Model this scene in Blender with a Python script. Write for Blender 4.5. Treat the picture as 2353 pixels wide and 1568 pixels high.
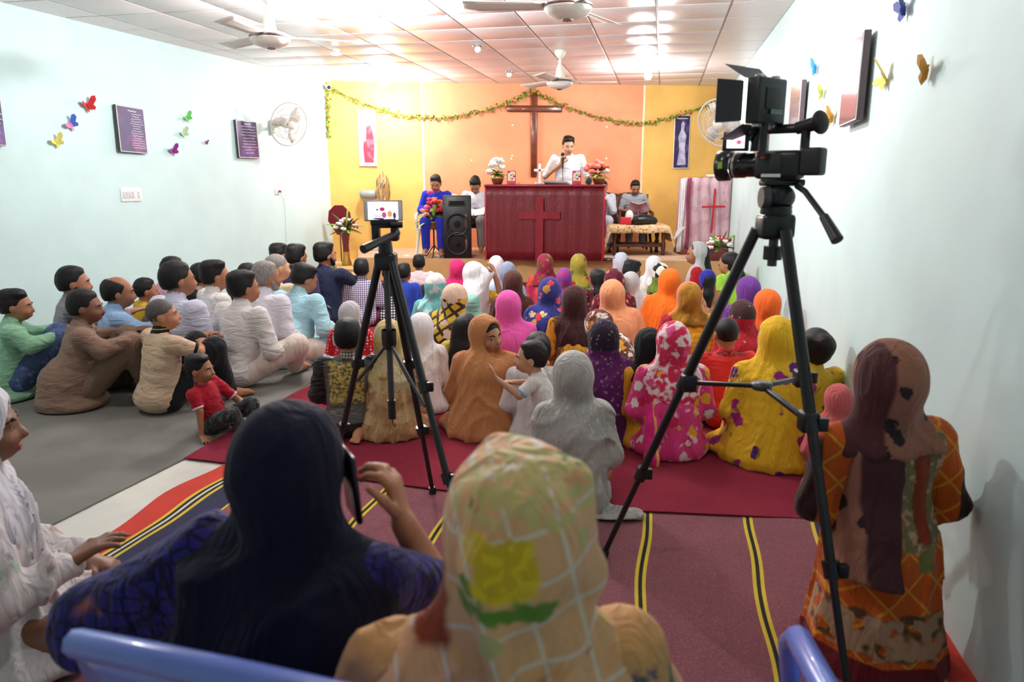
import bpy, bmesh, math, random
import numpy as np
from mathutils import Vector, Matrix, Euler
random.seed(7); np.random.seed(7)
for o in list(bpy.data.objects): bpy.data.objects.remove(o)
scene = bpy.context.scene
C = scene.collection
R = math.radians

# ------------------------------------------------------------------ camera
FPX, W_, H_ = 1650.0, 2353.0, 1568.0
CAMZ = 1.43
TH = math.atan(379.0 / FPX)                      # downward pitch
cd = bpy.data.cameras.new('camera'); cam = bpy.data.objects.new('camera', cd); C.objects.link(cam)
cam.location = (0, 0, CAMZ); cam.rotation_euler = (math.pi / 2 - TH, 0, 0)
cd.sensor_width = 36; cd.lens = FPX / W_ * 36; cd.clip_start = 0.05; cd.clip_end = 60
cd.dof.use_dof = True; cd.dof.focus_distance = 5.2; cd.dof.aperture_fstop = 3.5
scene.camera = cam
vs = scene.view_settings
scene.display_settings.display_device = 'sRGB'
vs.view_transform = 'Standard'; vs.look = 'None'; vs.gamma = 1; vs.use_curve_mapping = False
vs.exposure = 0.75

# ------------------------------------------------------------------ world
wd = bpy.data.worlds.new('world'); scene.world = wd; wd.use_nodes = True
wd.node_tree.nodes['Background'].inputs[0].default_value = (.75, .85, 1, 1)
wd.node_tree.nodes['Background'].inputs[1].default_value = 0.1

# lamps fixed to the ceiling: (x, y, watts) of each bulb; built further down; those above the frame are unseen additions
LAMPS = [(-1.25, 6.1, 130), (-1.75, 10.35, 70), (1.72, 9.6, 42), (.45, 4.7, 75), (-2.9, 3.6, 24), (-.3, 1.6, 8)]

# ------------------------------------------------------------------ photo geometry helpers
def ray(px, py):
    a = (px - W_ / 2) / FPX; b = -(py - H_ / 2) / FPX
    c, s = math.cos(TH), math.sin(TH)
    return Vector((a, c + b * s, -s + b * c))
CAM = Vector((0, 0, CAMZ))
def atz(px, py, z):
    d = ray(px, py); return CAM + d * ((z - CAMZ) / d.z)
def aty(px, py, y):
    d = ray(px, py); return CAM + d * (y / d.y)
def onplane(px, py, p0, n):
    d = ray(px, py); return CAM + d * ((p0 - CAM).dot(n) / d.dot(n))

# ------------------------------------------------------------------ colours and materials
def lin(c):
    f = lambda v: v / 12.92 if v <= .04045 else ((v + .055) / 1.055) ** 2.4
    return tuple(f(v / 255.0) for v in c[:3]) + (1.0,)
MATS = {}
class NT:
    def __init__(s, name):
        m = bpy.data.materials.new(name); m.use_nodes = True; s.m = m; s.t = m.node_tree
        s.b = s.t.nodes['Principled BSDF']; s.out = s.t.nodes['Material Output']; s.co = None
    def n(s, t, **kw):
        x = s.t.nodes.new(t)
        for k, v in kw.items(): setattr(x, k, v)
        return x
    def l(s, a, b): s.t.links.new(a, b)
    def coord(s):
        if s.co is None:
            s.co = s.n('ShaderNodeTexCoord').outputs['Object']
        return s.co
    def mapped(s, scale, rot=(0, 0, 0), loc=(0, 0, 0)):
        mp = s.n('ShaderNodeMapping'); s.l(s.coord(), mp.inputs['Vector'])
        mp.inputs['Scale'].default_value = scale if hasattr(scale, '__len__') else (scale,) * 3
        mp.inputs['Rotation'].default_value = [R(a) for a in rot]; mp.inputs['Location'].default_value = loc
        return mp.outputs[0]
    def noise(s, scale, detail=2, vec=None, dist=0):
        x = s.n('ShaderNodeTexNoise'); x.inputs['Scale'].default_value = scale; x.inputs['Detail'].default_value = detail
        x.inputs['Distortion'].default_value = dist
        s.l(vec if vec is not None else s.coord(), x.inputs['Vector']); return x
    def math(s, op, a, b=None, c=None):
        x = s.n('ShaderNodeMath', operation=op)
        for i, v in enumerate((a, b, c)):
            if v is None: continue
            if isinstance(v, (int, float)): x.inputs[i].default_value = v
            else: s.l(v, x.inputs[i])
        return x.outputs[0]
    def step(s, v, lo, hi):                      # smooth 0..1
        x = s.n('ShaderNodeMapRange', interpolation_type='SMOOTHSTEP'); s.l(v, x.inputs[0])
        x.inputs[1].default_value = lo; x.inputs[2].default_value = hi; x.clamp = True; return x.outputs[0]
    def mix(s, f, a, b, mode='MIX'):
        x = s.n('ShaderNodeMix', data_type='RGBA', blend_type=mode)
        for i, v in ((0, f), (6, a), (7, b)):
            if isinstance(v, (int, float)): x.inputs[i].default_value = v
            elif isinstance(v, tuple): x.inputs[i].default_value = v
            else: s.l(v, x.inputs[i])
        return x.outputs[2]
def mat(name, col, rough=.6, metal=0., var=.06, vs_=6., bump=0., bs=40., emis=None, es=0., coat=0., alpha=1., trans=0., spec=.5):
    if name in MATS: return MATS[name]
    t = NT(name); b = t.b
    c = lin(col); base = c
    if var > 0:
        nz = t.noise(vs_, 3)
        f = t.step(nz.outputs[0], .3, .7)
        dk = tuple(v * (1 - var) for v in c[:3]) + (1,); lt = tuple(min(1, v * (1 + var)) for v in c[:3]) + (1,)
        t.l(t.mix(f, dk, lt), b.inputs['Base Color'])
    else: b.inputs['Base Color'].default_value = c
    b.inputs['Roughness'].default_value = rough; b.inputs['Metallic'].default_value = metal
    b.inputs['Specular IOR Level'].default_value = spec
    if coat: b.inputs['Coat Weight'].default_value = coat
    if emis: b.inputs['Emission Color'].default_value = lin(emis); b.inputs['Emission Strength'].default_value = es
    if bump:
        nz = t.noise(bs, 3); bp = t.n('ShaderNodeBump'); bp.inputs['Strength'].default_value = bump; bp.inputs['Distance'].default_value = .01
        t.l(nz.outputs[0], bp.inputs['Height']); t.l(bp.outputs[0], b.inputs['Normal'])
    if alpha < 1:
        b.inputs['Alpha'].default_value = alpha
    if trans: b.inputs['Transmission Weight'].default_value = trans
    MATS[name] = t.m; return t.m

def fab(name, col, layers=(), rough=.85, var=.10, alpha=1., bump=.3, bs=7., sheen=.25, off=0., spec=.2):
    """woven cloth: base colour, printed layers, soft creases"""
    if name in MATS: return MATS[name]
    t = NT(name); b = t.b
    cur = lin(col)
    for L in layers:
        k = L[0]; lc = L[1]
        if k in ('flower', 'dot'):
            sc, r = L[2], L[3]; rnd = L[4] if len(L) > 4 else (1. if k == 'flower' else .25)
            wv = t.coord()
            v = t.n('ShaderNodeTexVoronoi'); v.inputs['Scale'].default_value = sc; v.inputs['Randomness'].default_value = rnd
            t.l(t.mapped(1, loc=(off, off * .7, off * .3)) if off else wv, v.inputs['Vector'])
            d = v.outputs['Distance']
            if k == 'flower':
                nz = t.noise(sc * 3.2, 1); d = t.math('ADD', d, t.math('MULTIPLY', t.math('SUBTRACT', nz.outputs[0], .5), .45))
            f = t.math('SUBTRACT', 1., t.step(d, r - .04, r + .04))
            if isinstance(lc, list):
                sp = t.n('ShaderNodeSeparateColor'); t.l(v.outputs['Color'], sp.inputs[0])
                rp = t.n('ShaderNodeValToRGB'); rp.color_ramp.interpolation = 'CONSTANT'
                el = rp.color_ramp.elements
                while len(el) < len(lc): el.new(.5)
                for i, cc in enumerate(lc): el[i].position = i / len(lc); el[i].color = lin(cc)
                t.l(sp.outputs[0], rp.inputs[0]); colr = rp.outputs[0]
            else: colr = lin(lc)
            cur = t.mix(f, cur, colr)
        elif k == 'edge':
            v = t.n('ShaderNodeTexVoronoi', feature='DISTANCE_TO_EDGE'); v.inputs['Scale'].default_value = L[2]
            v.inputs['Randomness'].default_value = L[4] if len(L) > 4 else .4
            t.l(t.coord(), v.inputs['Vector'])
            cur = t.mix(t.math('SUBTRACT', 1., t.step(v.outputs[0], L[3] * .6, L[3])), cur, lin(lc))
        elif k == 'noise':
            nz = t.noise(L[2], 3); cur = t.mix(t.step(nz.outputs[0], L[3] - .05, L[3] + .05), cur, lin(lc))
        elif k == 'wave':
            ax = L[4]; sx = t.n('ShaderNodeSeparateXYZ'); t.l(t.coord(), sx.inputs[0])
            fr = t.math('PINGPONG', t.math('MULTIPLY', sx.outputs[ax], L[2]), .5)
            cur = t.mix(t.step(fr, L[3] - .03, L[3] + .03), cur, lin(lc))
        elif k == 'grid':                         # lines both ways on the x / z axes, optionally turned
            v = t.mapped(1, rot=(0, L[4] if len(L) > 4 else 0, 0)); sx = t.n('ShaderNodeSeparateXYZ'); t.l(v, sx.inputs[0])
            g = [t.step(t.math('PINGPONG', t.math('MULTIPLY', sx.outputs[a], L[2]), .5), .5 - L[3], .5 - L[3] * .6) for a in (0, 2)]
            cur = t.mix(t.math('MAXIMUM', g[0], g[1]), cur, lin(lc))
        elif k == 'check':
            v = t.n('ShaderNodeTexChecker'); v.inputs['Scale'].default_value = L[2]; t.l(t.mapped((1, 0.001, 1), rot=(0, L[3] if len(L) > 3 else 0, 0)), v.inputs['Vector'])
            cur = t.mix(v.outputs['Fac'], cur, lin(lc))
        elif k == 'band':                         # one band between two heights of an axis
            sx = t.n('ShaderNodeSeparateXYZ'); t.l(t.coord(), sx.inputs[0]); o = sx.outputs[L[2]]
            f = t.math('MULTIPLY', t.step(o, L[3] - .004, L[3] + .004), t.math('SUBTRACT', 1., t.step(o, L[4] - .004, L[4] + .004)))
            cur = t.mix(f, cur, lin(lc))
        elif k == 'box':                          # printed patch (x0,x1,z0,z1) on the back (y<ymax)
            x0, x1, z0, z1 = L[2]; sx = t.n('ShaderNodeSeparateXYZ'); t.l(t.coord(), sx.inputs[0])
            nz = t.noise(L[3] if len(L) > 3 else 9, 2); dn = t.math('MULTIPLY', t.math('SUBTRACT', nz.outputs[0], .5), L[4] if len(L) > 4 else .06)
            X = t.math('ADD', sx.outputs[0], dn); Z = t.math('ADD', sx.outputs[2], dn); e = .006
            f = t.math('MULTIPLY', t.math('MULTIPLY', t.step(X, x0 - e, x0 + e), t.math('SUBTRACT', 1., t.step(X, x1 - e, x1 + e))),
                       t.math('MULTIPLY', t.step(Z, z0 - e, z0 + e), t.math('SUBTRACT', 1., t.step(Z, z1 - e, z1 + e))))
            f = t.math('MULTIPLY', f, t.math('LESS_THAN', sx.outputs[1], .03))
            if len(L) > 5: f = t.math('MULTIPLY', f, t.step(t.noise(L[5], 1).outputs[0], .42, .5))
            cur = t.mix(f, cur, lin(lc))
    nz = t.noise(7, 4); f = t.step(nz.outputs[0], .25, .75)
    cur = t.mix(f, t.mix(1., cur, (1 - var,) * 3 + (1,), 'MULTIPLY'), cur)
    t.l(cur, b.inputs['Base Color'])
    b.inputs['Roughness'].default_value = rough; b.inputs['Specular IOR Level'].default_value = spec
    b.inputs['Sheen Weight'].default_value = sheen * .4; b.inputs['Sheen Roughness'].default_value = .5
    if bump:
        hz = any(k in name for k in ('shirt', 'kurta', 'kameez', 'polo', 'sleeve', 'jacket', 'mint', 'navy_c', 'preacher'))
        n1 = t.noise(bs, 2, t.mapped((.9, .9, 2.6), rot=(0, 14, 0)) if hz else t.mapped((2.4, 2.4, .55), rot=(0, 12, 0)), 1.6); n2 = t.noise(220, 1)
        hgt = t.math('ADD', n1.outputs[0], t.math('MULTIPLY', n2.outputs[0], .02))
        bp = t.n('ShaderNodeBump'); bp.inputs['Strength'].default_value = min(1., bump * 1.8); bp.inputs['Distance'].default_value = .035
        t.l(hgt, bp.inputs['Height']); t.l(bp.outputs[0], b.inputs['Normal'])
    if alpha < 1: b.inputs['Alpha'].default_value = alpha
    MATS[name] = t.m; return t.m

# ------------------------------------------------------------------ object helpers
def link(name, me, parent=None):
    o = bpy.data.objects.new(name, me); C.objects.link(o)
    if parent is not None: o.parent = parent
    return o
def thing(name, label, cat, loc=(0, 0, 0), rz=0, group=None):
    o = bpy.data.objects.new(name, None); C.objects.link(o); o.empty_display_size = .1
    o.location = loc; o.rotation_euler = (0, 0, rz); tag(o, label, cat, group); return o
def tag(o, label, cat, group=None, kind=None):
    o['label'] = label; o['category'] = cat
    if group: o['group'] = group
    if kind: o['kind'] = kind
    return o
def struct(o, label=None):
    o['kind'] = 'structure'
    if label: o['label'] = label
    return o
def V(*a): return Vector(a)
def frame(axis):
    a = Vector(axis).normalized(); u = a.orthogonal().normalized(); return u, a.cross(u), a
class MB:
    def __init__(s): s.v = []; s.f = []; s.m = []; s.sm = []
    def add(s, vs, fs, mi=0, sm=True):
        b = len(s.v); s.v += [tuple(v) for v in vs]
        for f in fs: s.f.append(tuple(b + i for i in f)); s.m.append(mi); s.sm.append(sm)
        return s
    def box(s, c, size, rot=None, mi=0, bev=0.):
        hx, hy, hz = (d / 2 for d in size); c = Vector(c)
        M = rot.to_matrix() if isinstance(rot, Euler) else (rot if rot is not None else Matrix.Identity(3))
        if bev <= 0:
            vs = [c + M @ Vector((x * hx, y * hy, z * hz)) for x in (-1, 1) for y in (-1, 1) for z in (-1, 1)]
            s.add(vs, [(0, 1, 3, 2), (4, 6, 7, 5), (0, 4, 5, 1), (2, 3, 7, 6), (0, 2, 6, 4), (1, 5, 7, 3)], mi, False)
        else:
            bm = bmesh.new(); bmesh.ops.create_cube(bm, size=1.0)
            for v in bm.verts: v.co = Vector((v.co.x * size[0], v.co.y * size[1], v.co.z * size[2]))
            bmesh.ops.bevel(bm, geom=list(bm.edges), offset=min(bev, .49 * min(size)), segments=2, affect='EDGES', profile=.5)
            bm.verts.index_update()
            s.add([c + M @ v.co for v in bm.verts], [[v.index for v in f.verts] for f in bm.faces], mi, True); bm.free()
        return s
    def cone(s, a, b, ra, rb=None, n=12, mi=0, cap=True):
        rb = ra if rb is None else rb; a = Vector(a); b = Vector(b); u, w, _ = frame(b - a); vs = []
        for p, r in ((a, ra), (b, rb)):
            for i in range(n):
                t = 2 * math.pi * i / n; vs.append(p + (u * math.cos(t) + w * math.sin(t)) * r)
        fs = [(i, (i + 1) % n, n + (i + 1) % n, n + i) for i in range(n)]
        s.add(vs, fs, mi)
        if cap: s.add(vs[:n], [tuple(range(n))[::-1]], mi, False); s.add(vs[n:], [tuple(range(n))], mi, False)
        return s
    def lathe(s, prof, c=(0, 0, 0), axis=(0, 0, 1), n=20, mi=0, sq=(1, 1)):
        u, w, a = frame(axis); c = Vector(c)
        if tuple(axis) == (0, 0, 1): u, w = Vector((1, 0, 0)), Vector((0, 1, 0))
        vs = []
        for r, z in prof:
            for i in range(n):
                t = 2 * math.pi * i / n; vs.append(c + (u * math.cos(t) * sq[0] + w * math.sin(t) * sq[1]) * r + a * z)
        fs = [(j * n + i, j * n + (i + 1) % n, (j + 1) * n + (i + 1) % n, (j + 1) * n + i) for j in range(len(prof) - 1) for i in range(n)]
        return s.add(vs, fs, mi)
    def sph(s, c, r, nu=12, nv=8, mi=0, M=None):
        r = r if hasattr(r, '__len__') else (r,) * 3; c = Vector(c); vs = []
        for j in range(nv + 1):
            ph = math.pi * j / nv
            for i in range(nu):
                t = 2 * math.pi * i / nu; p = Vector((r[0] * math.sin(ph) * math.cos(t), r[1] * math.sin(ph) * math.sin(t), r[2] * math.cos(ph)))
                vs.append(c + (M @ p if M is not None else p))
        return s.add(vs, [(j * nu + i, (j + 1) * nu + i, (j + 1) * nu + (i + 1) % nu, j * nu + (i + 1) % nu) for j in range(nv) for i in range(nu)], mi)
    def tube(s, pts, r, n=8, mi=0, closed=False):
        pts = [Vector(p) for p in pts]; N = len(pts); vs = []; pu = None
        for i, p in enumerate(pts):
            d = (pts[(i + 1) % N] - pts[i - 1]) if closed else (pts[min(i + 1, N - 1)] - pts[max(i - 1, 0)])
            d.normalize()
            u = d.orthogonal().normalized() if pu is None else (pu - d * pu.dot(d)).normalized()
            pu = u; w = d.cross(u); rr = r[i] if hasattr(r, '__len__') else r
            for k in range(n):
                t = 2 * math.pi * k / n; vs.append(p + (u * math.cos(t) + w * math.sin(t)) * rr)
        M = N if closed else N - 1
        fs = [(j * n + i, j * n + (i + 1) % n, ((j + 1) % N) * n + (i + 1) % n, ((j + 1) % N) * n + i) for j in range(M) for i in range(n)]
        s.add(vs, fs, mi)
        if not closed: s.add(vs[:n], [tuple(range(n))[::-1]], mi, False); s.add(vs[-n:], [tuple(range(n))], mi, False)
        return s
    def ring(s, c, rad, r, axis=(0, 0, 1), n=28, k=6, mi=0):
        u, w, a = frame(axis); c = Vector(c)
        return s.tube([c + (u * math.cos(2 * math.pi * i / n) + w * math.sin(2 * math.pi * i / n)) * rad for i in range(n)], r, k, mi, True)
    def prism(s, poly, o, ex, u, w, mi=0):         # 2D outline (list of (a,b)) on axes u,w at o, extruded by ex
        o = Vector(o); u = Vector(u); w = Vector(w); ex = Vector(ex); n = len(poly)
        A = [o + u * p[0] + w * p[1] for p in poly]; B = [p + ex for p in A]
        s.add(A + B, [tuple(range(n))[::-1], tuple(range(n, 2 * n))] + [(i, (i + 1) % n, n + (i + 1) % n, n + i) for i in range(n)], mi, False)
        return s
    def poly(s, pts, mi=0): return s.add(pts, [tuple(range(len(pts)))], mi, False)
    def grid(s, fn, nu, nv, mi=0, sm=True):
        vs = [fn(i / nu, j / nv) for j in range(nv + 1) for i in range(nu + 1)]
        return s.add(vs, [(j * (nu + 1) + i, j * (nu + 1) + i + 1, (j + 1) * (nu + 1) + i + 1, (j + 1) * (nu + 1) + i) for j in range(nv) for i in range(nu)], mi, sm)
    def mesh(s, name, mats):
        me = bpy.data.meshes.new(name); me.from_pydata(s.v, [], s.f)
        for m in (mats if isinstance(mats, (list, tuple)) else [mats]): me.materials.append(m)
        me.polygons.foreach_set('material_index', s.m); me.polygons.foreach_set('use_smooth', s.sm)
        bm = bmesh.new(); bm.from_mesh(me); bmesh.ops.recalc_face_normals(bm, faces=bm.faces); bm.to_mesh(me); bm.free()
        me.update(); return me
    def build(s, name, mats, parent=None, thick=0.):
        o = link(name, s.mesh(name, mats), parent)
        if thick:
            md = o.modifiers.new('thickness', 'SOLIDIFY'); md.thickness = thick; md.offset = 0
        return o

# ------------------------------------------------------------------ signed-distance sculpting (bodies, cloth)
def axis_pts(lo, hi, step, fines=()):
    out = []; x = lo
    while x < hi + step:
        out.append(x); st = step
        for a, b, f in fines:
            if a - st <= x <= b: st = min(st, f)
        x += st
    return np.array(out, np.float32)
def smin(a, b, k):
    h = np.maximum(k - np.abs(a - b), 0.) / k
    return np.minimum(a, b) - h * h * k * .25
class Sdf:
    """a union of round cones and ellipsoids, blended, carved and creased; polygonised into one continuous surface"""
    def __init__(s): s.p = []
    def cone(s, a, b, ra, rb=None, k=.03, op='+'):
        s.p.append(('c', np.array(a, float), np.array(b, float), ra, ra if rb is None else rb, k, op)); return s
    def chain(s, pts, rs, k=.03):
        for i in range(len(pts) - 1): s.cone(pts[i], pts[i + 1], rs[i], rs[i + 1], k)
        return s
    def ell(s, c, r, M=None, k=.03, op='+'):
        s.p.append(('e', np.array(c, float), np.array(r, float), np.eye(3) if M is None else np.array(M, float), k, op)); return s
    def clip(s, n, d, k=.01): s.p.append(('p', np.array(n, float), d, k)); return s     # keeps n.p < d
    def fold(s, amp, freq, dirs, seed=0): s.p.append(('f', amp, freq, dirs, seed)); return s
    def drape(s, amp, seed=0, f1=26., f2=42., zr=.5): s.p.append(('d', amp, seed, f1, f2, zr)); return s    # hanging pleats and cowl folds
    def bounds(s):
        lo = np.full(3, 9.); hi = -lo
        for q in s.p:
            if q[0] == 'c' and q[6] == '+':
                for c, r in ((q[1], q[3]), (q[2], q[4])): lo = np.minimum(lo, c - r); hi = np.maximum(hi, c + r)
            elif q[0] == 'e' and q[5] == '+':
                e = np.sqrt(((q[3] * q[2][None, :]) ** 2).sum(1)); lo = np.minimum(lo, q[1] - e); hi = np.maximum(hi, q[1] + e)
            elif q[0] == 'p':
                n = q[1]; a = int(np.argmax(np.abs(n)))
                if abs(n[a]) > .999:
                    if n[a] > 0: hi[a] = min(hi[a], q[2] / n[a])
                    else: lo[a] = max(lo[a], q[2] / n[a])
        return lo, hi
    def mesh(s, name, mats, vox, fines=(), scale=1.):
        lo, hi = s.bounds(); pad = .03 + vox
        ax = [axis_pts(lo[i] - pad, hi[i] + pad, vox, [(f[0][i] - f[1], f[0][i] + f[1], f[2]) for f in fines]) for i in range(3)]
        D = np.full([len(a) for a in ax], .5, np.float32)
        for q in s.p:
            if q[0] in 'ce':
                if q[0] == 'c':
                    _, a, b, ra, rb, k, op = q; bl = np.minimum(a - ra, b - rb); bh = np.maximum(a + ra, b + rb)
                else:
                    _, c, r, M, k, op = q; e = np.sqrt(((M * r[None, :]) ** 2).sum(1)); bl, bh = c - e, c + e
                mg = k + 2.5 * vox + .01; sl = []
                for i in range(3):
                    i0 = max(0, np.searchsorted(ax[i], bl[i] - mg) - 1); i1 = min(len(ax[i]), np.searchsorted(ax[i], bh[i] + mg) + 1); sl.append(slice(i0, i1))
                if any(x.stop <= x.start for x in sl): continue
                X = ax[0][sl[0]][:, None, None]; Y = ax[1][sl[1]][None, :, None]; Z = ax[2][sl[2]][None, None, :]
                if q[0] == 'c':
                    ba = b - a; L = max(1e-9, ba @ ba)
                    t = np.clip(((X - a[0]) * ba[0] + (Y - a[1]) * ba[1] + (Z - a[2]) * ba[2]) / L, 0, 1)
                    d = np.sqrt((X - a[0] - ba[0] * t) ** 2 + (Y - a[1] - ba[1] * t) ** 2 + (Z - a[2] - ba[2] * t) ** 2) - (ra + (rb - ra) * t)
                else:
                    x, y, z = X - c[0], Y - c[1], Z - c[2]
                    qq = [(M[0, i] * x + M[1, i] * y + M[2, i] * z) for i in range(3)]
                    k0 = np.sqrt(sum((qq[i] / r[i]) ** 2 for i in range(3))); k1 = np.sqrt(sum((qq[i] / r[i] ** 2) ** 2 for i in range(3))) + 1e-6
                    d = k0 * (k0 - 1.) / k1
                cur = D[tuple(sl)]
                D[tuple(sl)] = smin(cur, d, k) if op == '+' else -smin(-cur, d, k)
            elif q[0] == 'p':
                _, n, dd, k = q
                P = ax[0][:, None, None] * n[0] + ax[1][None, :, None] * n[1] + ax[2][None, None, :] * n[2] - dd
                D = -smin(-D, -P.astype(np.float32), k)
            elif q[0] == 'd':
                _, amp, sd, f1, f2, zr = q
                I = np.argwhere(np.abs(D) < .06)
                if len(I):
                    x, y, z = ax[0][I[:, 0]], ax[1][I[:, 1]], ax[2][I[:, 2]]
                    th = np.arctan2(x, .12 - y)
                    w1 = .5 * np.sin(7 * z + sd) + .35 * np.sin(13 * z - 5 * x + sd * 2) + .6 * np.sin(3.1 * th + sd * 3)
                    r1 = (1 - np.abs(np.sin(.5 * f1 * th * .42 * (1 + .35 * np.sin(sd)) + 1.6 * w1 + sd + z * 4 * np.sin(sd * 2.3)))) ** 1.6
                    cy = z + 2.2 * (np.abs(x) - .10) * np.abs(x) + .12 * np.sin(9 * x + sd) + x * .5 * np.sin(sd * 1.9)
                    r2 = (1 - np.abs(np.sin(.5 * f2 * cy + .9 * np.sin(6 * x + sd) + sd * 2))) ** 1.6
                    m = 1 / (1 + np.exp(-(np.sin(5 * x + 4 * z + sd) + .8 * np.sin(9 * z - 6 * y + sd * 2) + (zr - z) * 5) * 2.))
                    loc = (.45 + .55 * (.5 + .5 * np.sin(8 * x + 6 * y - 7 * z + sd * 5))) * np.clip((.66 - z) / .14, .22, 1.)
                    D[I[:, 0], I[:, 1], I[:, 2]] -= (amp * (m * r1 + (1 - m) * r2 - .3) * loc).astype(np.float32)
            else:
                _, amp, fr, dirs, seed = q
                I = np.argwhere(np.abs(D) < .05)
                if len(I):
                    x, y, z = ax[0][I[:, 0]], ax[1][I[:, 1]], ax[2][I[:, 2]]; acc = 0
                    for j, dv in enumerate(dirs):
                        ph = seed * 1.7 + j * 2.1
                        w = 1.1 * np.sin(fr * .31 * (x * 1.3 - y + z * .7) + ph) + .6 * np.sin(fr * .53 * (y * 1.1 + z - x * .4) + ph * 2)
                        u = (1. - np.abs(np.sin(.5 * (fr * (x * dv[0] + y * dv[1] + z * dv[2]) + w + ph)))) ** 1.5 * 2 - .75
                        acc = acc + u * (.55 + .45 * np.sin(fr * .23 * (x - z + y * .5) + ph * 3))
                    D[I[:, 0], I[:, 1], I[:, 2]] += (amp * acc / len(dirs)).astype(np.float32)
        return nets(name, D, ax, mats, scale)
    def obj(s, name, mats, vox, parent, fines=(), scale=1.):
        return link(name, s.mesh(name, mats, vox, fines, scale), parent)
CORN = np.array([(i, j, k) for i in (0, 1) for j in (0, 1) for k in (0, 1)])
EDG = [(a, b) for a in range(8) for b in range(a + 1, 8) if np.abs(CORN[a] - CORN[b]).sum() == 1]
def nets(name, D, ax, mats, scale=1.):
    ins = D < 0
    sh = tuple(n - 1 for n in D.shape)
    cnt = np.zeros(sh, np.int8)
    for c in CORN: cnt += ins[c[0]:c[0] + sh[0], c[1]:c[1] + sh[1], c[2]:c[2] + sh[2]]
    I = np.argwhere((cnt > 0) & (cnt < 8)); N = len(I)
    vals = np.stack([D[I[:, 0] + c[0], I[:, 1] + c[1], I[:, 2] + c[2]] for c in CORN], 1)
    acc = np.zeros((N, 3)); num = np.zeros((N, 1))
    lo = np.stack([ax[i][I[:, i]] for i in range(3)], 1); dl = np.stack([ax[i][I[:, i] + 1] for i in range(3)], 1) - lo
    for a, b in EDG:
        va, vb = vals[:, a], vals[:, b]; m = (va < 0) != (vb < 0)
        t = np.where(m, va / np.where(m, va - vb, 1.), 0.)[:, None]
        acc += np.where(m[:, None], CORN[a] + (CORN[b] - CORN[a]) * t, 0.); num += m[:, None]
    vert = (lo + dl * acc / np.maximum(num, 1)) * scale
    idm = np.full(sh, -1, np.int64); idm[I[:, 0], I[:, 1], I[:, 2]] = np.arange(N)
    quads = []
    for axn in range(3):
        u, w = (axn + 1) % 3, (axn + 2) % 3
        sa = [slice(None)] * 3; sb = [slice(None)] * 3; sa[axn] = slice(0, -1); sb[axn] = slice(1, None)
        A, B = ins[tuple(sa)], ins[tuple(sb)]
        E = np.argwhere(A != B)
        E = E[(E[:, u] > 0) & (E[:, u] < D.shape[u] - 1) & (E[:, w] > 0) & (E[:, w] < D.shape[w] - 1)]
        if not len(E): continue
        def cell(du, dw):
            Q = E.copy(); Q[:, u] -= du; Q[:, w] -= dw; return idm[Q[:, 0], Q[:, 1], Q[:, 2]]
        q = np.stack([cell(1, 1), cell(0, 1), cell(0, 0), cell(1, 0)], 1)
        fl = ~A[E[:, 0], E[:, 1], E[:, 2]]
        q[fl] = q[fl][:, ::-1]; quads.append(q)
    q = np.concatenate(quads) if quads else np.zeros((0, 4), np.int64)
    q = q[(q >= 0).all(1)]
    me = bpy.data.meshes.new(name)
    me.vertices.add(N); me.vertices.foreach_set('co', vert.astype(np.float32).ravel())
    me.loops.add(q.size); me.loops.foreach_set('vertex_index', q.astype(np.int32).ravel())
    me.polygons.add(len(q)); me.polygons.foreach_set('loop_start', np.arange(0, q.size, 4, dtype=np.int32))
    me.polygons.foreach_set('use_smooth', np.ones(len(q), bool))
    me.update(calc_edges=True); me.validate()
    for m in (mats if isinstance(mats, (list, tuple)) else [mats]): me.materials.append(m)
    return me
def rot(ax, deg): return np.array(Matrix.Rotation(R(deg), 3, ax))
# =================================================================== the room
ZC = 2.80; ZS = 0.33
BL = aty(752, 300, 11.2); BR = aty(1673, 300, 11.75)
BL.z = BR.z = 0
_l = atz(400, 100.7, ZC); LW = (Vector((_l.x, _l.y, 0)) - BL).normalized()       # along the left wall, towards the camera
RW = (Vector((1.40, 2.07, 0)) - BR).normalized()
BW = (BR - BL).normalized()
NL = Vector((-LW.y, LW.x, 0)); NL = NL if NL.x > 0 else -NL                         # into the room
NR = Vector((-RW.y, RW.x, 0)); NR = NR if NR.x < 0 else -NR
NB = Vector((BW.y, -BW.x, 0)); NB = NB if NB.y < 0 else -NB
LF = BL + LW * 13.6; RF = BR + RW * 13.9
ONL = lambda px, py, o=0.: onplane(px, py, BL + NL * o, NL)
ONR = lambda px, py, o=0.: onplane(px, py, BR + NR * o, NR)
ONB = lambda px, py, o=0.: onplane(px, py, BL + NB * o, NB)

M_wall = mat('mint_wall_paint', (203, 228, 227), .55, var=.03, vs_=2.5, bump=.05, bs=60)
def wall(name, a, b, n, m, z0=0., z1=ZC, t=.12):
    mb = MB(); k = -n * t
    P = [a, b, b + k, a + k]
    mb.prism([(p.x, p.y) for p in P], (0, 0, z0), (0, 0, z1 - z0), (1, 0, 0), (0, 1, 0)); return struct(mb.build(name, m))
wall('wall_left', BL, LF, NL, M_wall)
wall('wall_right', BR, RF, NR, M_wall)
wall('wall_rear', LF, RF, Vector((0, 1, 0)), M_wall)
M_trimw = mat('cream_wall_edge', (250, 236, 205), .6)
wb = wall('wall_back', BL, BR, NB, M_trimw)
M_yel = mat('ochre_wash_paint', (238, 186, 98), .6, var=.10, vs_=2.2, bump=.08, bs=50)
M_pch = mat('peach_wash_paint', (247, 158, 112), .6, var=.10, vs_=1.8, bump=.08, bs=50)
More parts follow.
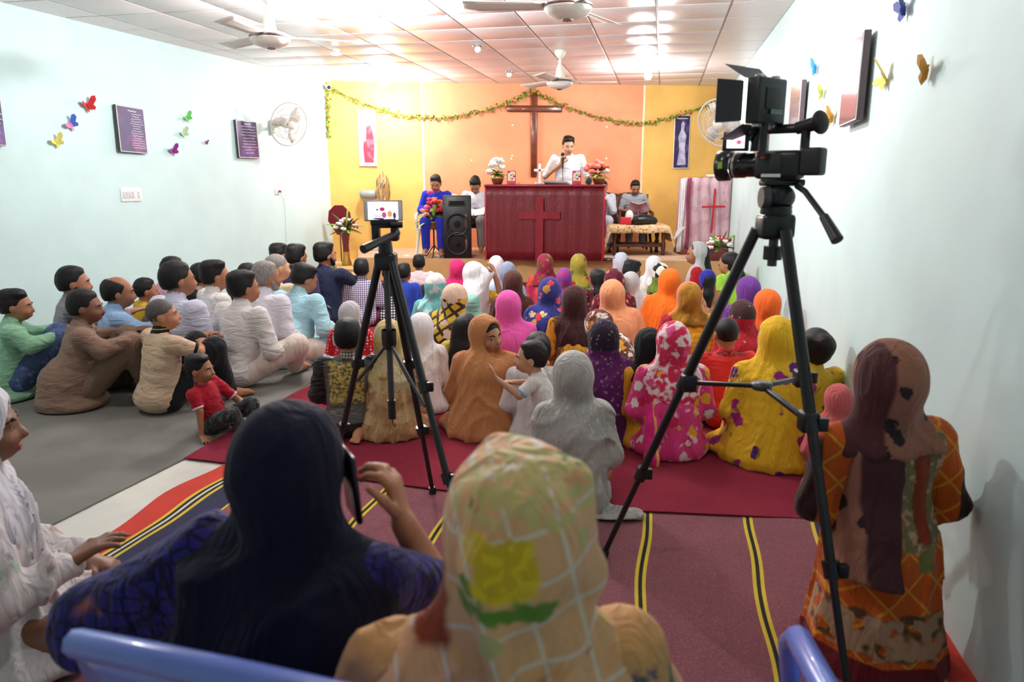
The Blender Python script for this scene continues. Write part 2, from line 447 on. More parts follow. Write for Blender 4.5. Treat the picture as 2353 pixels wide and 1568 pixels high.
def panel(px0, px1, m):
    a = ONB(px0, 400); b = ONB(px1, 400); a.z = b.z = 0
    mb = MB(); P = [a, b, b + NB * .012, a + NB * .012]
    mb.prism([(p.x, p.y) for p in P], (0, 0, 0), (0, 0, ZC), (1, 0, 0), (0, 1, 0)); return mb.build('painted_panel', m, wb)
panel(752.5, 971, M_yel); panel(976, 1471, M_pch); panel(1476, 1672, M_yel)
# small chips where nails were pulled from the peach panel
chip = MB(); chip.lathe([(.0, 0), (.016, .002), (.012, .004), (0, .005)], n=7, axis=tuple(NB)); chm = chip.mesh('plaster_chip', mat('bare_plaster', (244, 238, 232), .8))
for px, py in ((1178, 288), (1084, 369), (1175, 365), (1177, 358), (1394, 292), (1393, 364)):
    o = link('plaster_chip', chm, wb); o.location = ONB(px, py, .012)

sA = atz(823, 592, ZS); sB = atz(1695, 601, ZS); wl = ONB(823, 560)
# floor: pale marble, grey felt carpet, maroon carpet, striped rug
fl = MB(); Pf = [BL, LF, RF, BR]
fl.poly([p for p in Pf]); struct(fl.build('floor', mat('pale_marble', (214, 212, 202), .35, var=.10, vs_=3.))).location.z = 0
def carpet(name, pts, z, m, lab, cat='carpet', thick=.006, wav=0):
    """pts: outline on the floor, counter-clockwise or not"""
    mb = MB(); mb.prism([(p.x, p.y) for p in pts], (0, 0, z), (0, 0, thick), (1, 0, 0), (0, 1, 0))
    return tag(mb.build(name, m), lab, cat)
M_grey = mat('grey_felt', (122, 121, 115), .95, var=.16, vs_=1.7, bump=.4, bs=260, spec=.1)
M_mar = mat('maroon_felt', (128, 40, 56), .95, var=.10, vs_=2., bump=.4, bs=260, spec=.1)
g = [atz(425, 1057, 0), atz(205, 1167, 0)]
gd = (g[1] - g[0]).normalized(); g2 = g[0] + gd * 2.6
carpet('carpet', [g[0], g2, g2 + Vector((-1.2, 1.2, 0)), BL + LW * 5.6 + NL * .03, BL + NL * .03 + LW * .05, Vector((-1.0, 10.2, 0)), Vector((-.6, 7, 0)), atz(800, 830, 0)],
       .002, M_grey, 'grey felt carpet under the seated men along the left wall')
carpet('carpet', [atz(425, 1058, 0), atz(640, 1083, 0), atz(1000, 1130, 0), atz(1480, 1181, 0), atz(1960, 1203, 0), BR + RW * 8.2 + NR * .05, BR + RW * 2.3 + NR * .05, sB + Vector((0, .02, -ZS)), sA + Vector((0, .02, -ZS)),
       atz(714, 815, 0), atz(733, 850, 0), atz(722, 884, 0), atz(600, 952, 0)], .0085, M_mar, 'plain maroon felt carpet under the seated women')
# striped rug: strips side by side across its width
RA = R(13.2); RU = Vector((math.sin(RA), math.cos(RA), 0)); RVv = Vector((RU.y, -RU.x, 0))
M_ros = fab('rug_dusty_rose', (146, 82, 92), [('noise', (165, 105, 112), 160, .56)], rough=.95, bump=.3, bs=200)
M_yst = fab('rug_yellow', (226, 196, 60), rough=.95, bump=.2, bs=200); M_blk = fab('rug_black', (28, 28, 26), rough=.95, bump=.2, bs=200)
M_nav = fab('rug_navy', (44, 46, 78), rough=.95, bump=.2, bs=200); M_red = fab('rug_red', (206, 60, 46), rough=.95, bump=.2, bs=200); M_wht = fab('rug_white', (225, 222, 210), rough=.95, bump=.2, bs=200)
lat = lambda px, py: atz(px, py, .0).dot(RVv)
xl = lat(255, 1219); st = [lat(840, 1175), lat(990, 1245), lat(1487, 1230), lat(1745, 1330)]
xr = lat(1985, 1520) + .285
cuts = [(xl, 3)]
b0 = lat(300, 1236); w = .012
cuts += [(b0, 1), (b0 + .016, 2), (b0 + .032, 4), (b0 + .044, 2), (b0 + .06, 1), (b0 + .076, 5), (b0 + .20, 1), (b0 + .212, 0)]
for x in st: cuts += [(x - .020, 1), (x - .007, 2), (x + .007, 1), (x + .020, 0)]
cuts += [(xr - .30, 1), (xr - .285, 5), (xr - .15, 1), (xr - .135, 2), (xr - .12, 4), (xr - .105, 2), (xr - .09, 1), (xr - .075, 3)]
cuts.append((xr + .06, 0)); cuts.sort()
rug = MB(); u1 = atz(480, 1062, 0).dot(RU) + .02; u0 = .1
for i in range(len(cuts) - 1):
    a, b = cuts[i][0], cuts[i + 1][0]; nn = max(1, int((b - a) / .05))
    def rp(s, t, a=a, b=b):
        x = a + (b - a) * s; y = u0 + (u1 - u0) * t
        wob = .012 * math.sin(y * 3.1 + 1.0) * math.sin(y * 7 + x * 2) + (.03 * math.sin(y * 9) * max(0, 1 - (x - xl) / .3) if x < xl + .3 else 0)
        z = .0045 + .007 * max(0, math.sin(y * 8 + x * 5)) ** 3 * (1 if i > 6 else .5)
        return RVv * (x + wob) + RU * y + Vector((0, 0, z))
    rug.grid(rp, nn, 60, cuts[i][1])
tag(rug.build('striped_rug', [M_ros, M_yst, M_blk, M_red, M_wht, M_nav]), 'dusty rose woven rug with yellow and black stripes and red border', 'rug')

# stage and its side step, with a tan covering
M_stage = mat('tan_stage_covering', (214, 170, 112), .8, var=.10, vs_=3, bump=.15, bs=120)
M_stop = mat('stage_top_matting', (196, 160, 132), .7, var=.10, vs_=3, bump=.1, bs=120)
stg = MB(); P = [sA, sB, BR - RW * 0 , Vector((wl.x, wl.y, 0))]
stg.prism([(p.x, p.y) for p in P], (0, 0, 0), (0, 0, ZS - .004), (1, 0, 0), (0, 1, 0))
so = struct(stg.build('floor_stage', M_stage)); so['label'] = 'low tan stage across the end of the room'
tp = MB(); tp.prism([(p.x, p.y) for p in P], (0, 0, ZS - .004), (0, 0, .004), (1, 0, 0), (0, 1, 0)); tp.build('matting', M_stop, so)
s2 = MB(); q0 = atz(776, 618, .17); q1 = atz(840, 620, .17); q2 = ONB(823, 560); q3 = ONB(764, 560)
s2.prism([(p.x, p.y) for p in (q0, q1, q2, q3)], (0, 0, 0), (0, 0, .17), (1, 0, 0), (0, 1, 0)); struct(s2.build('floor_step', M_stage))

# ceiling: slab with a lay-in grid, every tile its own piece
M_bar = mat('ceiling_grid_metal', (196, 178, 172), .5, var=.02)
M_tile = mat('gypsum_ceiling_tile', (226, 214, 212), .33, var=.03, vs_=30, bump=.06, bs=14, spec=.6)
cl = MB(); cl.prism([(p.x, p.y) for p in (BL, LF, RF, BR)], (0, 0, ZC), (0, 0, .1), (1, 0, 0), (0, 1, 0))
ceil_o = struct(cl.build('ceiling', M_bar))
CA = R(11.6); CU = Vector((math.sin(CA), math.cos(CA), 0)); CV = Vector((CU.y, -CU.x, 0)); T = .592
pc = atz(1513, 110, ZC); v0 = pc.dot(CV); u0c = atz(1510, 99, ZC).dot(CU)
tb = MB(); tb.box((0, 0, -.005), (T - .02, T - .02, .01), bev=.003); tmesh = tb.mesh('ceiling_tile', M_tile)
def inside(p, pad):
    return (p - BL).dot(NL) > pad and (p - BR).dot(NR) > pad and (p - BL).dot(NB) > pad
for i in range(-9, 8):
    for j in range(-8, 10):
        corners = [CV * (v0 + (i + a) * T) + CU * (u0c + (j + b) * T) for a in (0, 1) for b in (0, 1)]
        if min(p.y for p in corners) < 4.6: continue
        if all(inside(p, 0) for p in corners):
            o = link('ceiling_tile', tmesh, ceil_o); o.location = CV * (v0 + (i + .5) * T) + CU * (u0c + (j + .5) * T) + Vector((0, 0, ZC)); o.rotation_euler = (0, 0, -CA)
        elif any(inside(p, .02) for p in corners):   # edge tile cut to the wall
            poly = [CV * (v0 + (i + a) * T) + CU * (u0c + (j + b) * T) for a, b in ((.017, .017), (.983, .017), (.983, .983), (.017, .983))]
            for pp, nn_ in ((BL, NL), (BR, NR), (BL, NB)):
                out = []
                for k in range(len(poly)):
                    a, b = poly[k], poly[(k + 1) % len(poly)]; da, db = (a - pp).dot(nn_) - .004, (b - pp).dot(nn_) - .004
                    if da >= 0: out.append(a)
                    if da * db < 0: out.append(a + (b - a) * (da / (da - db)))
                poly = out
                if len(poly) < 3: break
            if len(poly) >= 3:
                mb = MB(); mb.prism([(p.x, p.y) for p in poly], (0, 0, ZC - .01), (0, 0, .0099), (1, 0, 0), (0, 1, 0)); mb.build('ceiling_tile', M_tile, ceil_o)

# ceiling lamps: holder, glowing bulb and its light
M_wp = mat('white_plastic', (238, 238, 236), .4, var=.02); M_glow = mat('lit_bulb_glass', (255, 255, 255), .4, var=0, emis=(250, 252, 255), es=40.)
lamp_lab = {0: 'bright bulb on the ceiling nearest the camera, left of the middle fan', 1: 'bright bulb on the ceiling above the picture of the red-robed figure', 2: 'bright bulb on the ceiling above the right ochre panel',
            3: 'added unseen bulb on the ceiling over the right rows, above the frame', 4: 'added unseen bulb on the ceiling near the left wall, above the frame', 5: 'added unseen bulb on the ceiling over the back rows, above the frame'}  # out-of-view bulbs, added to light the nearer part of the room
for i, (x, y, w) in enumerate(LAMPS):
    t = thing('ceiling_lamp', lamp_lab[i], 'lamp', (x, y, ZC - .01), group='ceiling lamps')
    MB().lathe([(0, 0), (.05, 0), (.05, -.012), (.03, -.03), (.022, -.055), (0, -.055)], n=16).build('holder', M_wp, t)
    MB().lathe([(.018, -.05), (.03, -.07), (.045, -.10), (.05, -.125), (.04, -.155), (.02, -.17), (0, -.172)], n=16).build('bulb', M_glow, t)
    ld = bpy.data.lights.new('lamp_light', 'POINT'); ld.energy = w; ld.color = (.98, .99, 1.); ld.shadow_soft_size = .07
    lo = bpy.data.objects.new('lamp_light', ld); C.objects.link(lo); lo.location = (x, y, ZC - .26)
# =================================================================== people
def skin(name, col):
    if name in MATS: return MATS[name]
    t = NT(name); b = t.b; nz = t.noise(14, 3); c = lin(col)
    t.l(t.mix(t.step(nz.outputs[0], .3, .7), tuple(v * .88 for v in c[:3]) + (1,), c), b.inputs['Base Color'])
    b.inputs['Roughness'].default_value = .5; b.inputs['Subsurface Weight'].default_value = .0
    MATS[name] = t.m; return t.m
SK = {'b': skin('skin_brown', (166, 110, 80)), 'd': skin('skin_dark', (128, 84, 62)), 'l': skin('skin_light', (200, 148, 114)), 't': skin('skin_tan', (184, 126, 92))}
def hairmat(name, col, rough=.5):
    if name in MATS: return MATS[name]
    t = NT(name); b = t.b; nz = t.noise(60, 3, t.mapped((3, 3, .5)), 1.)
    c = lin(col); t.l(t.mix(t.step(nz.outputs[0], .35, .65), tuple(v * .6 for v in c[:3]) + (1,), tuple(min(1, v * 1.3) for v in c[:3]) + (1,)), b.inputs['Base Color'])
    b.inputs['Roughness'].default_value = rough; b.inputs['Specular IOR Level'].default_value = .3
    bp = t.n('ShaderNodeBump'); bp.inputs['Strength'].default_value = .5; bp.inputs['Distance'].default_value = .006; t.l(nz.outputs[0], bp.inputs['Height']); t.l(bp.outputs[0], b.inputs['Normal'])
    MATS[name] = t.m; return t.m
HM = {'k': hairmat('black_hair', (17, 14, 14)), 'g': hairmat('grey_hair', (132, 126, 122)), 's': hairmat('salt_pepper_hair', (84, 78, 74)), 'n': hairmat('brown_black_hair', (30, 22, 19))}
M_eyew = mat('eye_white', (232, 228, 222), .25, var=0); M_iris = mat('dark_iris', (28, 18, 14), .2, var=0); M_lip = mat('lip', (140, 70, 64), .45, var=0)

def finger_prims(S, w, d, nrm, s, side, curl=.35, spread=1., k=.006):
    """palm + five unequal fingers; w wrist, d hand direction, nrm back-of-hand normal; side +1: thumb towards d x nrm"""
    d = np.array(d, float); d /= np.linalg.norm(d); nrm = np.array(nrm, float); nrm -= d * (nrm @ d); nrm /= np.linalg.norm(nrm); x = np.cross(d, nrm) * side
    w = np.array(w, float)
    for q in (-.024, -.008, .008, .022): S.cone(w + x * q * .7 * s, w + (d * .075 + x * q) * s, .013 * s, .011 * s, k * 2)
    for q, L, dn in ((.027, .068, .072), (.010, .078, .08), (-.009, .072, .077), (-.026, .056, .068)):
        a = w + (d * dn + x * q) * s; dv = d + x * (q * 7 * spread - .0)
        p = a
        for j, (f, r) in enumerate(((.42, .0092), (.32, .0084), (.26, .0072))):
            c = curl * (j + .6); v = dv * math.cos(c) - nrm * math.sin(c); v /= np.linalg.norm(v); qn = p + v * L * f * s
            S.cone(p, qn, r * s * 1.08, r * s, k); p = qn
    a = w + (d * .02 + x * .028) * s; b = a + (d * .034 + x * .03 * (0.6 + .4 * spread) - nrm * .006) * s; c = b + (d * .032 + x * .006 - nrm * .012 * (1 + curl)) * s
    S.cone(a, b, .0125 * s, .0105 * s, k); S.cone(b, c, .0105 * s, .008 * s, k)

POSE = {
    'cross': dict(hip=(.09, .02, .10), knee=(.285, .25, .115), ank=(-.05, .35, .055), toe=(-.15, .33, .04)),
    'knees': dict(hip=(.09, .05, .10), knee=(.135, .36, .40), ank=(.12, .45, .05), toe=(.13, .60, .025)),
    'kneel': dict(hip=(.08, .02, .14), knee=(.11, .30, .075), ank=(.085, -.10, .06), toe=(.06, -.20, .03)),
    'chair': dict(hip=(.09, .04, .08), knee=(.12, .42, .09), ank=(.12, .40, -.33), toe=(.13, .54, -.38)),
    'stand': dict(hip=(.09, .0, .08), knee=(.10, .02, -.36), ank=(.10, -.02, -.76), toe=(.12, .12, -.80)),
}
LAP = ((.23, .05, .27), (.15, .25, .17))
PN = 0
def person(label, px, top, h=.74, yaw=0., z0=0., pose='cross', lean=8., side=0., head=(0, 0, 0), hs=1., wd=1., skn='b', hair='short', hcol='k',
           shirt=None, sleeve='long', pants=None, dress=None, scarf=None, shawl=False, drop=.30, open_=True, face=False, arms=None, hands='', q=None,
           beard=None, group=None, collar=None, cuff=None, nape=.02, extra=None, sextra=None, tailz=None, feet=False, spread=1., folds=1., seatback=True, hood=1.0, at=None, curl=.35, hnorm=None, hoodback=0., vest=None, drape=True, bellr=1., backpanel=None, hair_extra=None, Yd=None, zc=None, hairl=0.):
    global PN; PN += 1; sd = PN * 1.37
    if scarf and hs == 1.: hs = 1.1
    if scarf and hair == 'short': hair = 'buzz' if open_ else None
    if Yd is not None:                              # head at a known distance: the seat height gives the size
        h = aty(px, top, Yd).z - z0
    s = h / .80
    RL = rot('X', -lean) @ rot('Y', side)           # torso tilt (forward lean, sideways lean)
    P0 = np.array((0, 0, .10)); up = lambda p: P0 + RL @ (np.array(p, float) - P0)
    Rh = rot('Z', head[0]) @ rot('X', -head[1]) @ rot('Y', head[2])
    O = up((0, .004, .605 if scarf else .590)); Hd = lambda p: O + Rh @ (np.array(p, float) * hs)
    topv = Hd((0, -.012, .219 if scarf else .200)) * s
    if Yd is None and (scarf or dress): h *= .96
    if True:
        k = topv[2] / s; s2 = h / (k + (.825 if pose == 'stand' else 0)); topv = topv * (s2 / s); s = s2
        if pose == 'stand': z0 = z0 + .825 * s
    if at is None:
        w = aty(px, top, Yd) if Yd is not None else atz(px, top, z0 + topv[2]); cy, sy = math.cos(R(yaw)), math.sin(R(yaw))
        loc = (w.x - (topv[0] * cy - topv[1] * sy), w.y - (topv[0] * sy + topv[1] * cy), z0)
    else: loc = at
    Y = loc[1]
    if q is None: q = 3 if Y < 2.3 else 2 if Y < 4.4 else 1 if Y < 6.2 else 0
    vox = (.021, .0165, .0125, .0092)[q] ; fh = (.0145, .0115, .009, .008)[q]; bvox = (.034, .03, .024, .021)[q]
    if z0 == 0.: loc = (loc[0], loc[1], .0095)
    t = thing('person', label, 'person', loc, R(yaw), group)
    ps = dict(POSE[pose] if isinstance(pose, str) else pose)
    if pose == 'cross' and dress: ps.update(knee=(.20, .22, .10), ank=(-.03, .30, .055), toe=(-.10, .29, .04))
    if zc is None: zc = -.003 if pose not in ('chair', 'stand') else (.02 if pose == 'chair' else .16)
    mir = lambda p, sg: np.array((p[0] * sg, p[1], p[2]), float)
    if arms is None: arms = (LAP, LAP)
    A = []
    for sg, ar in zip((-1, 1), arms):
        if ar is None: ar = LAP
        sh = up((.172 * wd * sg, -.005, .50)); A.append((sh, mir(ar[0], sg) * (wd, 1, 1), mir(ar[1], sg) * (wd, 1, 1), ar[2] if len(ar) > 2 else None))
    # ---- body: one continuous surface (head, neck, trunk, arms, hands, legs, feet)
    B = Sdf()
    B.ell(P0, (.14 * wd, .115, .095), k=.05); B.ell(up((0, .02, .25)), (.115 * wd, .085, .13), RL, k=.05)
    B.ell(up((0, .0, .41)), (.135 * wd, .082, .13), RL, k=.05); B.cone(up((-.14 * wd, -.005, .495)), up((.14 * wd, -.005, .495)), .042, k=.04)
    B.cone(up((0, -.012, .53)), Hd((0, -.01, .04)), .05 * (.5 + .5 * hs), .047 * hs, k=.03)
    hl = lambda c, r, k=.02, op='+': B.ell(Hd(c), np.array(r) * hs, Rh, k, op)
    hl((0, -.004, .105), (.073, .090, .087), .03); hl((0, .03, .062), (.059, .066, .083), .03); hl((0, .05, .016), (.042, .042, .032), .025)
    for sg in (-1, 1):
        hl((.074 * sg, -.004, .068), (.010, .02, .031), .008)
        if face or q >= 1: hl((.031 * sg, .104, .076), (.019, .016, .011), .014, '-'); hl((.034 * sg, .068, .045), (.028, .028, .024), .03)
    B.cone(Hd((0, .090, .080)), Hd((0, .109, .048)), .0085 * hs, .0135 * hs, k=.014); B.cone(Hd((-.012, .098, .043)), Hd((.012, .098, .043)), .008 * hs, k=.008)
    B.cone(Hd((-.036, .083, .092)), Hd((.036, .083, .092)), .011 * hs, k=.02)
    B.cone(Hd((-.016, .090, .020)), Hd((.016, .090, .020)), .0085 * hs, k=.006); B.cone(Hd((-.013, .089, .010)), Hd((.013, .089, .010)), .008 * hs, k=.004)
    fines = [(Hd((0, 0, .09)), .115 * hs, fh)] if not (scarf and not open_) else []
    for i, (sg, (sh, el, wr, hdv)) in enumerate(zip((-1, 1), A)):
        B.chain([sh, el, wr], [.043, .036, .026], k=.025)
        d = (wr - el) / np.linalg.norm(wr - el) if hdv is None else np.array((hdv[0] * sg, hdv[1], hdv[2]), float)
        if ('L' if sg < 0 else 'R') in hands:
            nr = np.array((0, 0, 1.)) if hnorm is None else np.array(hnorm[i] if isinstance(hnorm[0], tuple) else hnorm, float)
            finger_prims(B, wr + d * .012, d, nr, 1., 1 if sg < 0 else -1, curl, spread); fines.append((wr + d * .07, .085, min(fh, .0085)))
        else: finger_prims(B, wr + d * .012, d, (0, 0, 1), 1.05, 1 if sg < 0 else -1, .5, .6, k=.012)
        lg = [mir(ps[n], sg) for n in ('hip', 'knee', 'ank')]
        B.chain(lg, [.075, .055, .036], k=.03)
        toe = mir(ps['toe'], sg); an = lg[2]; fd = (toe - an) / np.linalg.norm(toe - an)
        B.cone(an - fd * .02, an + fd * .06, .034, .036, k=.02); B.cone(an + fd * .05, toe, .036, .026, k=.02)
        if feet:
            sx = np.cross(fd, (0, 0, 1.)); sx /= np.linalg.norm(sx) + 1e-6
            for qi in range(5): B.cone(toe + sx * (qi - 2) * .0135, toe + sx * (qi - 2) * .015 + fd * (.034 - .004 * abs(qi - 1)), .0105, .009, k=.004)
            fines.append((toe + fd * .01, .05, min(fh, .009)))
    if extra: extra(B, up, Hd, 'body')
    B.obj('body', SK[skn], bvox if (fines or q > 2) else .042, t, fines, s)
    # ---- face details
    if face:
        for sg in (-1, 1):
            mb = MB(); c = Vector(Hd((.031 * sg, .0815, .076)) * s); M = Matrix(Rh.tolist()); e = .0125 * s * hs
            mb.sph(c, (e, e, e * .95), 14, 10, 0, M); f = M @ Vector((0, 1, 0)); mb.sph(c + f * e * .55 + M @ Vector((head[3] * e if len(head) > 3 else 0, 0, 0)), e * .56, 10, 6, 1); mb.build('eye', [M_eyew, M_iris], t)
            eb = Sdf(); eb.chain([Hd((.016 * sg, .097, .094)), Hd((.034 * sg, .095, .100)), Hd((.05 * sg, .081, .094))], [.0042 * hs, .005 * hs, .003 * hs], k=.004); eb.obj('eyebrow', HM['k' if hcol in 'kn' else 's'], .0035, t, (), s)
        lp = Sdf(); lp.cone(Hd((-.017, .0945, .0195)), Hd((.017, .0945, .0195)), .0062 * hs, k=.004); lp.cone(Hd((-.014, .094, .0105)), Hd((.014, .094, .0105)), .0062 * hs, k=.003); lp.obj('lips', M_lip, .0035, t, (), s)
    if beard:
        bd = Sdf()
        if beard in ('full', 'stubble'):
            bd.ell(Hd((0, .046, .020)), np.array((.050, .051, .044)) * hs, Rh); bd.cone(Hd((-.066, .02, .05)), Hd((-.04, .06, .0)), .014 * hs, .02 * hs, k=.02); bd.cone(Hd((.066, .02, .05)), Hd((.04, .06, .0)), .014 * hs, .02 * hs, k=.02)
            bd.ell(Hd((0, .10, .026)), np.array((.024, .02, .014)) * hs, Rh, op='-')
        bd.chain([Hd((-.03, .084, .026)), Hd((0, .101, .034)), Hd((.03, .084, .026))], [.006 * hs, .009 * hs, .006 * hs], k=.006); bd.fold(.002, 120, [(1, .3, .5)], sd)
        bd.obj('beard' if beard != 'moustache' else 'moustache', HM[hcol], .006, t, (), s)
    # ---- hair
    if hair:
        Hs = Sdf(); e = lambda c, r, k=.02, op='+': Hs.ell(Hd(c), np.array(r) * hs, Rh, k, op)
        e((0, -.015, .108), (.080, .094, .091)); e((0, -.034, .066), (.073, .066, .066), .03)
        if hair in ('short', 'tousled'):
            e((0, .0, .166), (.06, .07, .028), .03)
            if hair == 'tousled': e((.025, .022, .172), (.048, .05, .027), .02); e((-.032, .005, .172), (.045, .05, .026), .02); e((0, -.05, .15), (.062, .06, .05), .02)
            e((0, .145, .052 + hairl), (.092, .09, .105), .02, '-')
            for sg in (-1, 1): e((.085 * sg, .035, .04), (.03, .055, .05), .01, '-')
            n = Rh @ np.array((0, .25, -1.)); n /= np.linalg.norm(n); Hs.clip(n, n @ Hd((0, -.08, nape)), .012)
        elif hair == 'balding':
            e((0, .05, .20), (.07, .12, .075), .015, '-'); e((0, .13, .05), (.085, .10, .12), .015, '-')
            n = Rh @ np.array((0, .25, -1.)); n /= np.linalg.norm(n); Hs.clip(n, n @ Hd((0, -.08, nape)), .012)
        elif hair == 'buzz':
            Hs = Sdf(); Hs.ell(Hd((0, -.006, .108)), np.array((.0755, .093, .0885)) * hs, Rh); Hs.ell(Hd((0, .128, .045)), np.array((.085, .085, .092)) * hs, Rh, .015, '-')
            n = Rh @ np.array((0, .25, -1.)); n /= np.linalg.norm(n); Hs.clip(n, n @ Hd((0, -.08, nape)), .012)
        elif hair in ('long', 'bun', 'tied'):
            e((0, .132, .05), (.072, .085, .10), .015, '-')
            if hair == 'long': Hs.chain([Hd((0, -.07, .10)), up((0, -.09, .50)), up((0, -.115, .36))], [.07, .06, .03], k=.05)
            if hair == 'tied': Hs.chain([Hd((0, -.08, .06)), Hd((0, -.115, .02)), up((0, -.11, .42)), up((0, -.10, .32))], [.04, .032, .034, .012], k=.02)
            if hair == 'bun': e((0, -.09, .13), (.045, .04, .045), .02); e((0, -.0, .04), (.07, .07, .04), .02); e((0, .132, .05), (.072, .085, .10), .015, '-')
        if hair_extra: hair_extra(Hs, up, Hd)
        Hs.fold(.0065 if hair == 'tousled' else .004, 120, [(1, .4, .3), (.3, 1, -.4), (.2, -.5, 1)], sd)
        Hs.obj('hair', HM[hcol], (.0135, .012, .0098, .008)[q], t, (), s)
    # ---- clothes
    def trunk(S, inf=.0, low=.0, wide=1.):
        S.ell(P0 + (0, -.01, .0), ((.168 + inf) * wd * wide, .14 + inf, .115 + inf), k=.06); S.ell(up((0, .01, .25)), ((.163 + inf) * wd * wide, .122 + inf, .16 + inf), RL, k=.07)
        S.ell(up((0, .0, .40)), ((.168 + inf) * wd, .108 + inf, .14 + inf), RL, k=.06); S.cone(up((-.155 * wd, -.008, .488)), up((.155 * wd, -.008, .488)), .055 + inf, k=.04)
        S.cone(up((0, -.012, .50)), up((0, -.012, .555)), .085 + inf, .058 + inf, k=.03)
    def sleeves(S, kind, inf=0.):
        kinds = kind if isinstance(kind, tuple) else (kind, kind)
        for (sh, el, wr, _), kind in zip(A, kinds):
            if kind == 'long': S.chain([sh, el, wr * .86 + el * .14], [.063 + inf, .057 + inf, .045 + inf], k=.03)
            elif kind == 'half': S.chain([sh, el * .9 + sh * .1], [.058 + inf, .052 + inf], k=.03)
            else: S.chain([sh, sh * .32 + el * .68], [.058 + inf, .056 + inf], k=.03)
    fa = .0065 * folds * (1 if q else .8); fdirs = [(.35, .2, 1.), (1., .3, .45), (-.5, .6, .9)]
    if pants:
        Pn = Sdf(); Pn.ell(P0 + (0, .0, -.01), (.155 * wd, .13, .10), k=.05)
        for sg in (-1, 1):
            lg = [mir(ps[n], sg) for n in ('hip', 'knee', 'ank')]; Pn.chain([lg[0], lg[1], lg[2] * .9 + lg[1] * .1], [.098, .078, .062], k=.04)
        Pn.clip((0, 0, -1), -.004 if pose not in ('chair', 'stand') and isinstance(pose, str) else 2.)
        Pn.fold(fa * 1.2, 65, [(1, .5, .3), (.2, -.8, .6)], sd + 2); Pn.obj('trousers', pants, vox * 1.2, t, (), s)
    if shirt:
        S = Sdf(); trunk(S); sleeves(S, sleeve)
        if tailz is not None and pose in ('cross', 'knees', 'kneel'):  # kurta tails spread on the floor
            S.cone(P0 + (0, -.02, .05), (0, -.03, .03), .17 * wd, .19 * wd, k=.06); S.ell((0, .02, .03), (.22 * wd, .19, .05), k=.06)
        if pose == 'chair' and tailz is not None: S.ell((0, .18, .10), (.17 * wd, .2, .07), k=.05)
        if extra: extra(S, up, Hd, 'shirt')
        S.clip((0, 0, -1), zc); S.fold(fa * 1.2, 75, fdirs, sd)
        S.cone(up((0, .0, .535)), up((0, .035, .66)), .045, .06, k=.008, op='-')
        S.obj('shirt', shirt, vox, t, (), s)
        if cuff:
            for (sh, el, wr, _) in A:
                cf = Sdf(); p = sh * .32 + el * .68; d = (el - sh) / np.linalg.norm(el - sh); cf.cone(p - d * .006, p + d * .012, .0575, k=.002); cf.clip(d, d @ (p + d * .035), .004); cf.clip(-d, -d @ (p + d * .008), .004); cf.obj('cuff_band', cuff, .007, t, (), s)
        if collar:
            cl = Sdf(); cl.cone(up((0, -.012, .540)), up((0, -.008, .572)), .068, .060, k=.01); cl.cone(up((0, .0, .53)), up((0, .01, .64)), .05, .052, k=.004, op='-'); cl.obj('collar', collar, .0115, t, (), s)
    if dress:
        S = Sdf(); trunk(S, .004); sleeves(S, sleeve, .004)
        if pose in ('cross', 'kneel', 'knees'):
            S.cone(up((0, .0, .24)), (0, .05, .045), .155 * wd, .25 * wd * bellr, k=.08); S.ell((0, .10, .05), (.31 * wd * bellr, .27, .085), k=.06)
            if pose == 'knees':
                for sg in (-1, 1): S.chain([mir(ps['hip'], sg), mir(ps['knee'], sg), mir(ps['ank'], sg)], [.1, .09, .08], k=.05)
        elif pose == 'chair':
            S.ell((0, .05, .06), (.20 * wd, .18, .11), k=.06)
            for sg in (-1, 1): S.chain([mir(ps['hip'], sg), mir(ps['knee'], sg), mir(ps['ank'], sg)], [.11, .1, .08], k=.05)
        if extra: extra(S, up, Hd, 'dress')
        if pose != 'chair': S.clip((0, 0, -1), zc)
        S.drape(.017 * folds * (1, 1, 1.05, 1.05)[q], sd + 1); S.obj('dress', dress, vox * 1.15, t, (), s)
    if scarf:
        S = Sdf(); inf = .016 * hood; e = lambda c, r, k=.03, op='+': S.ell(Hd(c), np.array(r) * hs, Rh, k, op)
        e((0, -.012, .105), (.080 + inf, .100 + inf + hoodback, .093 + inf), .04); e((0, -.02, .05), (.060 + inf, .080 + inf, .075 + inf), .05)
        if drape:
            S.cone(Hd((0, -.025, .04)), up((0, -.02, .50)), .066, .085, k=.05)
            for sg in (-1, 1): S.cone(Hd((.035 * sg, -.02, .05)), up((.13 * wd * sg, -.01, .475)), .034, .055, k=.04)
            S.cone(up((-.15 * wd, -.008, .488)), up((.15 * wd, -.008, .488)), .066, k=.05); S.ell(up((0, -.002, .41)), (.178 * wd, .128, .15), RL, k=.05)
            S.ell(up((0, .0, .33)), (.172 * wd, .128, .16), RL, k=.05)
            if drop < .2: S.ell(up((0, .01, .22)), (.172 * wd, .13, .16), RL, k=.05)
        if shawl:
            S.cone(up((0, -.005, .38)), (0, .04, .05), .18 * wd, .27 * wd * bellr, k=.10); sleeves(S, 'long', .010)
        if sextra: sextra(S, up, Hd)
        if not shawl:
            n = RL @ np.array((side * .002, .12, -1.)); n /= np.linalg.norm(n); S.clip(n, n @ up((0, 0, drop)), .02)
        else: S.clip((0, 0, -1), zc)
        if open_:
            oz = float(open_); S.ell(Hd((0, .125 - (oz - 1) * .12, .055 + (oz - 1) * .06)), np.array((.062, .10, .098)) * hs * oz, Rh, .015, '-')
        S.drape(.017 * folds, sd, zr=.36 if not shawl else .45)
        S.obj('shawl' if shawl else 'headscarf', scarf, vox * .9, t, (), s)
